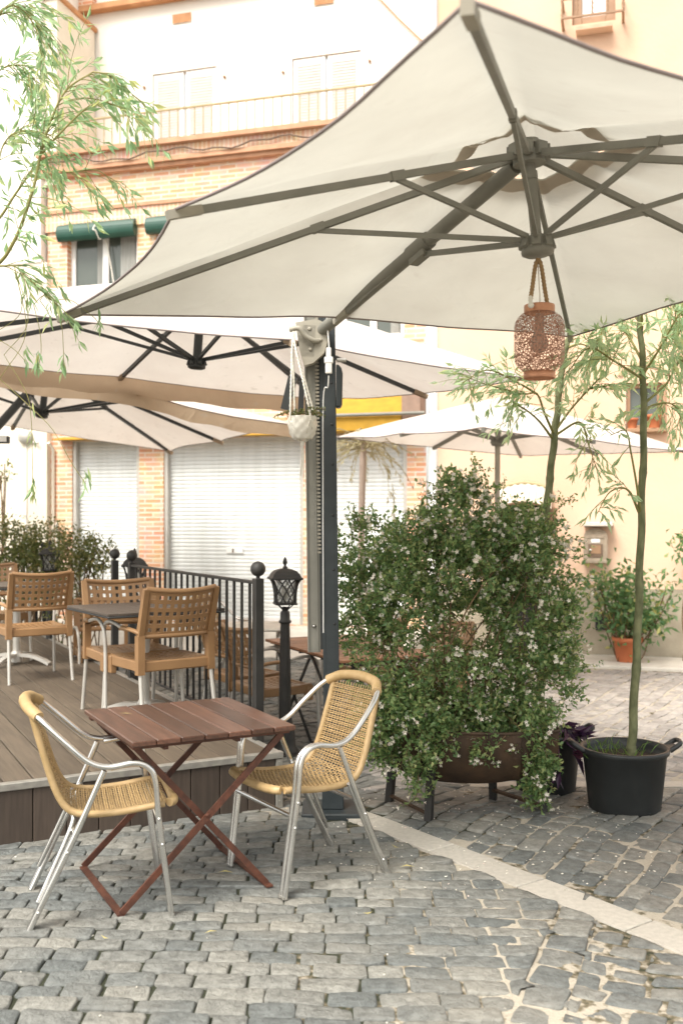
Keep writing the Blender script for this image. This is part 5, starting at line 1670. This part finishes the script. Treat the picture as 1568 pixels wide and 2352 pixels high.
def sapling(name, label, px_list, d, pot_r, pot_h, base, branches, ntw, lmat, leafl, tr=.021):
    t = thing(name, label, 'tree', base, .25)
    t.rotation_euler.z = 0
    off = t.location
    tub(t, pot_r, pot_h)
    mb = MB()
    pts = smooth_path([P(px, py, d) for px, py in px_list], 10)
    rad = []
    for i, p in enumerate(pts):
        r = tr * (1 - .42 * i / len(pts))
        if i % 13 == 6: r *= 1.16
        rad.append(r)
    mb.tube([p + Vector((.003 * math.sin(i * .7), .003 * math.cos(i * .9), 0)) for i, p in enumerate(pts)], rad, 10); mb.build('trunk', 'bark_green', t, off)
    wm = MB(); lm = MB()
    for bp, cnt, ln in branches:
        br = smooth_path([P(*q) for q in bp], 8)
        wm.tube(br, [.0085 * (1 - .8 * i / len(br)) for i in range(len(br))], 6)
        for i in range(int(cnt * 2.3)):
            k = int(len(br) * (.3 + .7 * rp.random()) - 1); k = max(1, k)
            d_ = (br[k] - br[k - 1]).normalized() * .6 + rv(.6)
            willow_twig(lm, wm, br[k], d_, ln * rp.uniform(.4, 1.1), leafl, .5, .024)
    wm.build('branches', 'twig_yellow', t, off); lm.build('foliage', lmat, t, off)
    g = MB()
    for i in range(60):
        a = rp.uniform(0, 6.28); r = pot_r * .8 * math.sqrt(rp.random())
        p = Vector((r * math.cos(a) - (.05 if name else 0), r * math.sin(a), pot_h - .05)) + off
        leaf(g, p, Vector((rp.gauss(0, .6), rp.gauss(0, .6), 1)), rp.uniform(.05, .12), .006, .4)
    g.build('grass', 'grass', t, off)['kind'] = 'stuff'
    return t
SA = P(1433, 1780, 5.62); SA.z = gz(SA.x, SA.y)
sapling('willow_sapling', 'young willow with a bare green trunk in the black two-handled tub at the right', [(1449, 1735), (1451, 1690), (1460, 1520), (1466, 1380), (1472, 1180), (1477, 1000), (1476, 880), (1470, 760), (1462, 690)], 5.6, .243, .345,
        (SA.x, SA.y, SA.z),
        [([(1474, 830, 5.6), (1440, 770, 5.7), (1400, 730, 5.8), (1370, 790, 5.8)], 14, .26), ([(1476, 860, 5.6), (1520, 790, 5.5), (1560, 720, 5.4), (1600, 700, 5.4)], 16, .28),
         ([(1470, 760, 5.6), (1480, 700, 5.5), (1530, 690, 5.5), (1580, 760, 5.5)], 16, .3), ([(1475, 930, 5.6), (1530, 880, 5.7), (1560, 830, 5.7), (1600, 840, 5.8)], 14, .28),
         ([(1468, 740, 5.6), (1430, 690, 5.8), (1390, 690, 5.9)], 10, .28), ([(1470, 1180, 5.6), (1462, 1120, 5.5), (1448, 1040, 5.45), (1436, 990, 5.4), (1400, 1000, 5.4)], 3, .14),
         ([(1468, 1180, 5.6), (1440, 1125, 5.5), (1400, 1130, 5.45), (1370, 1180, 5.4)], 4, .13), ([(1474, 870, 5.6), (1410, 830, 5.4), (1350, 800, 5.3), (1300, 860, 5.3)], 9, .22), ([(1475, 950, 5.6), (1500, 930, 5.8), (1545, 930, 5.9), (1570, 980, 5.9)], 10, .25)], 0, 'willow_pale', .09, .027)
SB_ = P(1253, 1780, 6.12); SB_.z = gz(SB_.x, SB_.y)
sapling('willow_sapling', 'young willow rising behind the right side of the flowering shrub, below the copper lantern', [(1242, 1745), (1240, 1640), (1241, 1560), (1246, 1450), (1250, 1300), (1254, 1180), (1264, 1080), (1275, 980), (1284, 900), (1290, 850), (1298, 800), (1306, 775)], 6.15, .218, .36,
        (SB_.x, SB_.y, SB_.z),
        [([(1272, 1000, 6.15), (1250, 950, 6.05), (1232, 905, 6.0), (1200, 905, 5.9), (1140, 890, 5.8), (1080, 870, 5.7)], 13, .20), ([(1274, 990, 6.15), (1310, 940, 6.1), (1355, 890, 6.0), (1400, 840, 6.0), (1420, 790, 6.0)], 9, .2),
         ([(1232, 905, 6.0), (1190, 880, 5.9), (1120, 850, 5.8), (1060, 880, 5.7)], 11, .2), ([(1355, 892, 6.0), (1400, 885, 6.0), (1450, 880, 6.0)], 4, .18), ([(1300, 800, 6.15), (1330, 790, 6.1), (1360, 800, 6.1)], 6, .2), ([(1270, 1010, 6.15), (1230, 960, 6.0), (1180, 930, 5.9), (1170, 980, 5.9)], 6, .2),
         ([(1274, 1000, 6.15), (1330, 970, 6.0), (1350, 1020, 5.9), (1370, 1080, 5.8)], 7, .18)], 0, 'willow_pale', .08, .030)
# pale drooping sapling by the shutters
q = P(826, 1465, 10.6); q.z = 0
t = thing('pale_sapling', 'spindly sapling with straw-pale drooping leaves in front of the right-hand roller shutter', 'tree', q)
mb = MB(); tp = [P(826, 1500, 10.6), P(829, 1250, 10.6), P(832, 1100, 10.6), P(834, 1015, 10.6)]; tp[0].z = 0; tp = smooth_path(tp, 8); mb.tube(tp, .035, 10); mb.build('trunk', 'bark_pale', t, q)
wm = MB(); lm = MB()
for i in range(46):
    a = rp.uniform(0, 6.28)
    willow_twig(lm, wm, tp[-1] - Vector((0, 0, rp.uniform(-.03, .12))), Vector((math.cos(a), math.sin(a), rp.uniform(-.1, .9))), rp.uniform(.3, .75), .08, .75, .045, .004)
for px, py, l in ((900, 1160, .4), (905, 1190, .35), (890, 1130, .3)):
    willow_twig(lm, wm, P(px, py - 50, 10.4), Vector((rp.gauss(0, .4), 0, -.6)), l, .08, .8, .03, .003)
wm.build('branches', 'straw', t, q); lm.build('foliage', 'straw', t, q)

# --- purple trailing plant in the tub behind the shrub
q = P(1290, 1700, 5.98)
t = thing('purple_plant', 'purple long-leaved trailing plant at the rim of the black tub behind the shrub', 'plant', q)
lm = MB(); wm = MB()
for i in range(9):
    a = rp.uniform(-1.2, 1.6)
    e = q + Vector((.07 * math.cos(a) * rp.uniform(.4, 1.2), -.07 * rp.random(), rp.uniform(-.06, .14)))
    wm.tube(smooth_path([q + Vector((0, .05, -.05)), (q + e) / 2 + Vector((0, 0, .04)), e], 5), .004, 6)
    for j in range(4): leaf(lm, e + rv(.012), Vector((math.cos(a) + rp.gauss(0, .6), rp.gauss(-.3, .5), rp.uniform(-.8, .5))), rp.uniform(.10, .17), .034, .25, .3)
pts = smooth_path([P(1280, 1705, 5.9), P(1284, 1745, 5.8), P(1286, 1775, 5.8)], 5); wm.tube(pts, .004, 6)
for j in range(3): leaf(lm, pts[-1], Vector((rp.gauss(0, .5), -.3, -1)), .10, .03)
wm.build('stems', 'purple', t, q); lm.build('foliage', 'purple', t, q)

# --- half-barrel planter with the flowering shrub
pc = Vector((.70, 5.62, 0)); pa = R_(-7)
zg = gz(.7, 5.62)
t = thing('barrel_planter', 'rusty brown half-barrel planter on four legs under the flowering shrub', 'planter', (pc.x, pc.y, zg), pa)
mb = MB(); vs = []; nu, nv = 30, 16
for shell, dr_ in ((0, 0), (1, -.012)):
    for i in range(nu + 1):
        x = -1 + 2 * i / nu
        bulge = 1 - .42 * abs(x) ** 2.6
        for j in range(nv + 1):
            a = math.pi * (1 + j / nv)
            R0 = (.30 + dr_) * bulge
            vs.append((x * (.50 + dr_), R0 * math.cos(a), .48 + R0 * math.sin(a) * 1.12))
k = nv + 1; half_ = (nu + 1) * k
fs = [(i * k + j, i * k + j + 1, (i + 1) * k + j + 1, (i + 1) * k + j) for i in range(nu) for j in range(nv)]
fs2 = [(half_ + a, half_ + d, half_ + c, half_ + b) for a, b, c, d in fs]
mb.add(vs, fs + fs2, True)
for i in (0, nu): mb.add([vs[i * k + j] for j in range(k)], [tuple(range(k))])
rim = [vs[i * k] for i in range(nu + 1)] + [vs[i * k + nv] for i in range(nu, -1, -1)]
mb.tube(rim, .009, 6, closed=True)
tr_ = mb.build('trough', 'barrel', t)
for x in (-.27, .27):
    mb = MB(); pts = [Vector((x, .302 * math.cos(math.pi * (1 + j / 20)) * (1 - .42 * (x / .5) ** 2.6 if x > 0 else 1 - .42 * (abs(x) / .5) ** 2.6), .48 + .302 * 1.12 * math.sin(math.pi * (1 + j / 20)) * (1 - .42 * (abs(x) / .5) ** 2.6))) for j in range(21)]
    for p0, p1 in zip(pts, pts[1:]): mb.bar(p0, p1, .045, .006, up=(0, p0.y + 1e-4, p0.z - .48))
    mb.build('hoop', 'barrel', tr_)
for x, y in ((-.44, .10), (-.20, -.27), (.44, -.02), (.16, .24)):
    mb = MB(); mb.bar((x, y, -.02), (x * .93, y * .85, .32), .04, .04); mb.build('leg', 'blackiron', t)
mb = MB(); mb.bar((.16, .20, .05), (.45, -.02, .02), .03, .015); mb.build('brace', 'barrel', t); mb = MB(); mb.bar((-.44, .10, .03), (-.20, -.26, .03), .02, .012); mb.build('brace', 'barrel', t)
mb = MB(); mb.lathe([(.9, 0), (.5, .02), (0, .03)], (0, 0, .42), 24, sx=.50, sy=.27, capb=False); mb.build('soil', 'soil', t)

sc_ = (pc.x, pc.y + 0.0, zg + .44)
t = thing('flowering_shrub', 'big glossy green shrub covered in small white flowers, growing out of the barrel planter', 'shrub', sc_)
#          px    py    rx   ry   depth dr  weight
VOL = [(850, 1290, 75, 110, 5.75, .22, 1.0), (850, 1420, 70, 130, 5.75, .22, .9), (960, 1270, 90, 90, 5.7, .25, 1.0), (1060, 1230, 90, 110, 5.6, .28, 1.2), (1050, 1130, 55, 45, 5.6, .14, .25),
       (1170, 1250, 110, 85, 5.6, .28, 1.3), (1245, 1350, 80, 140, 5.6, .25, 1.3), (1150, 1380, 120, 120, 5.65, .28, 1.3), (1060, 1390, 110, 90, 5.75, .22, 1.0), (960, 1400, 110, 100, 5.65, .28, .9), (920, 1530, 105, 110, 5.6, .25, 1.1), (1020, 1540, 90, 100, 5.75, .25, .9),
       (1090, 1550, 120, 90, 5.55, .28, 1.1), (1200, 1500, 90, 120, 5.6, .25, 1.1), (890, 1640, 70, 85, 5.45, .16, 1.1), (960, 1660, 65, 95, 5.40, .14, 1.2), (1060, 1630, 140, 60, 5.5, .22, 1.2), (1190, 1630, 85, 75, 5.45, .2, 1.1), (960, 1740, 40, 70, 5.30, .07, .55), (1228, 1735, 36, 95, 5.40, .08, .9), (1270, 1560, 45, 80, 5.5, .15, .5), (1000, 1650, 60, 60, 5.35, .1, .4), (870, 1690, 40, 50, 5.4, .1, .35), (1110, 1690, 50, 30, 5.36, .05, .2)]
VOL += [(1010, 1300, 90, 90, 5.6, .25, .8), (1120, 1320, 100, 90, 5.55, .25, .8), (930, 1380, 90, 90, 5.6, .25, .6), (1270, 1450, 45, 90, 5.5, .18, .5)]
GAPS = [(1075, 1440, 40, 30), (1000, 1440, 20, 18), (905, 1505, 35, 18), (1180, 1450, 16, 22), (880, 1540, 18, 12)]
lm = MB(); fl = MB(); st = MB()
def flower(p, d):
    d = d.normalized(); u = d.orthogonal().normalized(); v_ = d.cross(u)
    s = rp.uniform(.75, 1.1)
    q = p + d * .012 * s
    ring = []
    for i in range(5):
        a = i * 1.2566 + .3
        r = u * math.cos(a) + v_ * math.sin(a); w_ = d.cross(r) * .0045 * s
        e = q + r * .0125 * s + d * .003
        fl.add([p, q + r * .004 * s - w_, e - w_ * .6, e + w_ * .6, q + r * .004 * s + w_], [(0, 1, 4), (1, 2, 3, 4)], True)
tot = sum(v[6] for v in VOL)
pcen = Vector(sc_)
for V_ in VOL:
    px, py, rx, ry, d0, dr_, wt_ = V_
    n = int(6600 * wt_ / tot)
    for _ in range(n):
        while True:
            a, b, c_ = rp.uniform(-1, 1), rp.uniform(-1, 1), rp.uniform(-1, 1)
            if a * a + b * b + c_ * c_ < 1: break
        X, Y = px + a * rx, py + b * ry
        inside = any(((X - g[0]) / g[2]) ** 2 + ((Y - g[1]) / g[3]) ** 2 < 1 for g in GAPS)
        if inside and rp.random() < .93: continue
        p = P(X, Y, d0 + c_ * dr_)
        if noise.noise(p * 5.0) < -.14 and rp.random() < .9: continue
        if p.z < gz(p.x, p.y) + .03: continue
        out_ = (p - (pcen + Vector((0, 0, .55)))).normalized()
        d = (out_ * .7 + rv(.55) + Vector((0, 0, .25 if p.z > .9 else -.25))).normalized()
        ln = rp.uniform(.06, .14)
        nl = int(ln / .0105)
        pts = [p]
        for i in range(nl):
            d = (d + rv(.12) + Vector((0, 0, -.04))).normalized(); pts.append(pts[-1] + d * .0105)
        if rp.random() < .5: st.tube(pts[::2] if len(pts) > 4 else pts, .0012, 3, cap=False)
        for i, q in enumerate(pts):
            s = d.cross(rv()).normalized()
            leaf(lm, q, s * .9 + d * .6 + Vector((0, 0, .1)), rp.uniform(.022, .042), rp.uniform(.013, .021), .2, .25)
        fdens = .30 if (py < 1420 and px > 980) else .15
        if c_ < .25 and rp.random() < fdens:
            for _k in range(rp.choice((2, 3, 3, 5, 6))):
                flower(pts[-1] + rv(.014), d + rv(.6) + Vector((0, -.5, .1)))
# airy shoots above and at the right
def shoot(pts_, nl=26, fl_=.1):
    pts = resample(smooth_path([P(*q) for q in pts_], 8), .014)
    st.tube(pts, [.0026 * (1.1 - .8 * i / len(pts)) for i in range(len(pts))], 4, cap=False)
    for i, q in enumerate(pts[3:]):
        for _ in range(2):
            leaf(lm, q + rv(.004), rv(.7) + Vector((0, -.2, .2)), rp.uniform(.016, .030), .011, .2)
        if rp.random() < .25:
            d = rv(.6) + Vector((0, 0, .2)); s = q
            for k_ in range(5):
                s = s + d.normalized() * .012; leaf(lm, s, rv(.8) + Vector((0, 0, .1)), rp.uniform(.014, .026), .010)
            if rp.random() < fl_ * 4: flower(s, d)
for s_ in ([(1040, 1180, 5.6), (1020, 1130, 5.6), (1010, 1105, 5.6), (1030, 1092, 5.6)], [(1060, 1180, 5.6), (1062, 1130, 5.6), (1075, 1100, 5.6), (1095, 1108, 5.6)], [(1100, 1190, 5.55), (1120, 1130, 5.5), (1110, 1080, 5.5), (1080, 1055, 5.5)], [(1150, 1190, 5.5), (1152, 1140, 5.45), (1160, 1100, 5.45)],
           [(1250, 1200, 5.5), (1290, 1160, 5.4), (1322, 1130, 5.4)], [(1250, 1170, 5.6), (1270, 1150, 5.5), (1320, 1150, 5.5)], [(1270, 1270, 5.5), (1310, 1280, 5.4), (1328, 1265, 5.4)], [(1270, 1420, 5.5), (1310, 1450, 5.45), (1325, 1490, 5.4), (1340, 1530, 5.4)], [(1230, 1540, 5.5), (1300, 1540, 5.4), (1350, 1530, 5.4), (1372, 1532, 5.4)], [(1240, 1560, 5.5), (1300, 1580, 5.4), (1320, 1570, 5.4)], [(1280, 1380, 5.5), (1320, 1400, 5.4), (1318, 1440, 5.4)],
           [(830, 1210, 5.7), (815, 1180, 5.7), (812, 1155, 5.7)], [(870, 1210, 5.7), (860, 1185, 5.7), (845, 1165, 5.7)], [(940, 1210, 5.7), (950, 1185, 5.7), (945, 1175, 5.7)], [(985, 1200, 5.7), (960, 1185, 5.7), (940, 1180, 5.7)], [(880, 1560, 5.5), (810, 1545, 5.4), (790, 1560, 5.4)], [(870, 1580, 5.5), (820, 1590, 5.4), (785, 1585, 5.4)], [(1160, 1690, 5.3), (1135, 1720, 5.25), (1120, 1750, 5.25)], [(960, 1780, 5.3), (955, 1830, 5.3), (930, 1850, 5.35)], [(1230, 1780, 5.4), (1225, 1830, 5.4), (1205, 1860, 5.45)]):
    shoot(s_)
# woody stems from the soil
for i in range(34):
    a = Vector((pc.x + rp.uniform(-.3, .32), pc.y + rp.uniform(-.1, .1), zg + .42))
    V_ = rp.choice(VOL[:13]); e = P(V_[0] + rp.uniform(-.7, .7) * V_[2], V_[1] + rp.uniform(-.6, .8) * V_[3], V_[4] + rp.uniform(-.1, .1))
    m_ = (a + e) / 2 + rv(.06)
    pts = smooth_path([a, m_, e], 8); st.tube(pts, [.0065 * (1.1 - .8 * j / len(pts)) for j in range(len(pts))], 5)
    for _ in range(3):
        k_ = rp.randrange(6, len(pts)); f = pts[k_] + rv(.12); st.tube([pts[k_], (pts[k_] + f) / 2 + rv(.015), f], .0022, 4)
st.build('stems', 'bark_brown', t, sc_); lm.build('foliage', 'abelia', t, sc_); fl.build('blossoms', 'petal', t, sc_)

# --- hedge at the far left, seen over the back balustrade
def bush(name, label, vols, n, lmat, leafl, leafw, base, cat='bush', twigs=20, per=9):
    t = thing(name, label, cat, base); lm = MB(); st = MB()
    tw = sum(v[6] for v in vols)
    for px, py, rx, ry, d0, dr_, wt_ in vols:
        for _ in range(int(n * wt_ / tw)):
            while True:
                a, b, c_ = rp.uniform(-1, 1), rp.uniform(-1, 1), rp.uniform(-1, 1)
                if a * a + b * b + c_ * c_ < 1: break
            p = P(px + a * rx, py + b * ry, d0 + c_ * dr_)
            if noise.noise(p * 3.5) < -.2 and rp.random() < .85: continue
            for k_ in range(per):
                leaf(lm, p + rv(leafl * .9), rv(.8) + Vector((a * .5, -.3, b * -.2)), leafl * rp.uniform(.6, 1.2), leafw * rp.uniform(.7, 1.2), .2)
    for _ in range(twigs):
        V_ = rp.choice(vols); e = P(V_[0] + rp.uniform(-.6, .6) * V_[2], V_[1] + rp.uniform(-.6, .6) * V_[3], V_[4])
        a = Vector((base[0] + rp.gauss(0, .08), base[1] + rp.gauss(0, .08), base[2]))
        st.tube(smooth_path([a, (a + e) / 2 + rv(.08), e], 6), .008, 5)
    st.build('stems', 'bark_brown', t, base); lm.build('foliage', lmat, t, base)
    return t
b_ = P(70, 1480, 11.6); bush('hedge', 'broad leafy hedge behind the far balustrade at the left edge', [(20, 1245, 70, 55, 11.8, .4, 1), (95, 1255, 70, 60, 11.6, .4, 1), (40, 1330, 90, 70, 11.7, .4, .8), (130, 1310, 60, 60, 11.5, .4, .7)], 620, 'hedge', .055, .028, (b_.x, b_.y, 0), 'hedge', 24)
b_ = P(190, 1470, 11.0); bush('bush', 'loose feathery bush beside the hedge, left of the smaller lantern', [(170, 1265, 55, 50, 11.0, .35, 1), (225, 1275, 40, 45, 10.9, .3, .7), (190, 1340, 60, 60, 11.0, .3, .7), (150, 1400, 50, 60, 11.0, .3, .5)], 330, 'hedge', .05, .022, (b_.x, b_.y, 0), 'bush', 26)
b_ = P(0, 1300, 12.9); bush('wall_creeper', 'sparse creeper against the cream wall at the left edge, above the hedge', [(5, 1080, 22, 40, 13.4, .15, 1), (0, 1160, 20, 50, 13.4, .15, .6)], 26, 'hedge', .06, .03, (b_.x, b_.y, 0), 'creeper', 6, 5)
# --- potted plant by the peach wall
q = P(1440, 1512, 11.25); q.z = .03
t = bush('potted_plant', 'bushy broad-leaved plant in a terracotta pot against the grey-beige plinth', [(1435, 1415, 62, 52, 11.25, .22, 1), (1405, 1380, 35, 32, 11.25, .18, .35), (1495, 1420, 42, 26, 11.2, .18, .35), (1372, 1335, 24, 26, 11.25, .12, .22), (1445, 1350, 26, 45, 11.2, .15, .5), (1540, 1350, 24, 18, 11.2, .12, .2)], 190, 'citrus', .11, .042, tuple(q), 'potted plant', 16, 8)
mb = MB(); mb.lathe([(.115, 0), (.155, .22), (.17, .225), (.175, .275), (.16, .275), (.15, .24), (0, .24)], (0, 0, 0), 28); mb.build('pot', 'terracotta', t)
q = P(1590, 1500, 11.2); q.z = .03
t = bush('wall_plant', 'leafy plant mostly cut off by the right edge, against the peach wall', [(1585, 1260, 24, 40, 11.2, .12, 1)], 30, 'citrus', .10, .04, tuple(q), 'plant', 6, 8)

# --- litter on the paving
lf = MB(); lf2 = MB()
for i in range(420):
    x = rp.uniform(-.1, 1.6); y = rp.uniform(4.3, 6.2)
    if i % 9 == 0: x = rp.uniform(-1.6, 1.7); y = rp.uniform(2.9, 5.4)
    if on_deck(x, y, -.05): continue
    leaf(lf, (x, y, gz(x, y) + .006), Vector((rp.gauss(0, 1), rp.gauss(0, 1), .05)), rp.uniform(.008, .018), .007, .1)
o = lf.build('petal_litter', 'petal'); o['kind'] = 'stuff'
LV = [((640, 1875), 'small yellow leaf on the cobbles just behind the right rattan chair, near the mast foot', .06), ((500, 2008), 'pale yellow leaf on the cobbles between the table leg and the right chair leg', .075), ((470, 2148), 'curled yellow leaf on the cobbles in front of the table, near mid frame', .05), ((250, 2160), 'pale green leaf on the cobbles in front of the left chair', .045), ((420, 2530), 'thin yellow leaf on the nearest cobbles at the bottom edge', .06), ((918, 1995), 'cream leaf on the cobbles beside the stone strip, right of the chair leg', .07), ((855, 2098), 'round pale green leaf on the cobbles below the right chair', .05), ((917, 1950), 'small rusty leaf on the cobbles against the stone strip', .05)]
for (px, py), lab, l in LV:
    d = 3659.2 / (py - 1200); p = P(px, py, d); p.z = gz(p.x, p.y) + .008
    mb = MB(); mb.leaf(p, Vector((rp.uniform(-1, 1), rp.uniform(-.4, .4), .06)), l, l * .2, Vector((0, 1, .1)), .12, .2)
    o = mb.build('fallen_leaf', 'dryleaf'); tag(o, lab, 'leaf', 'fallen leaves on the cobbles')
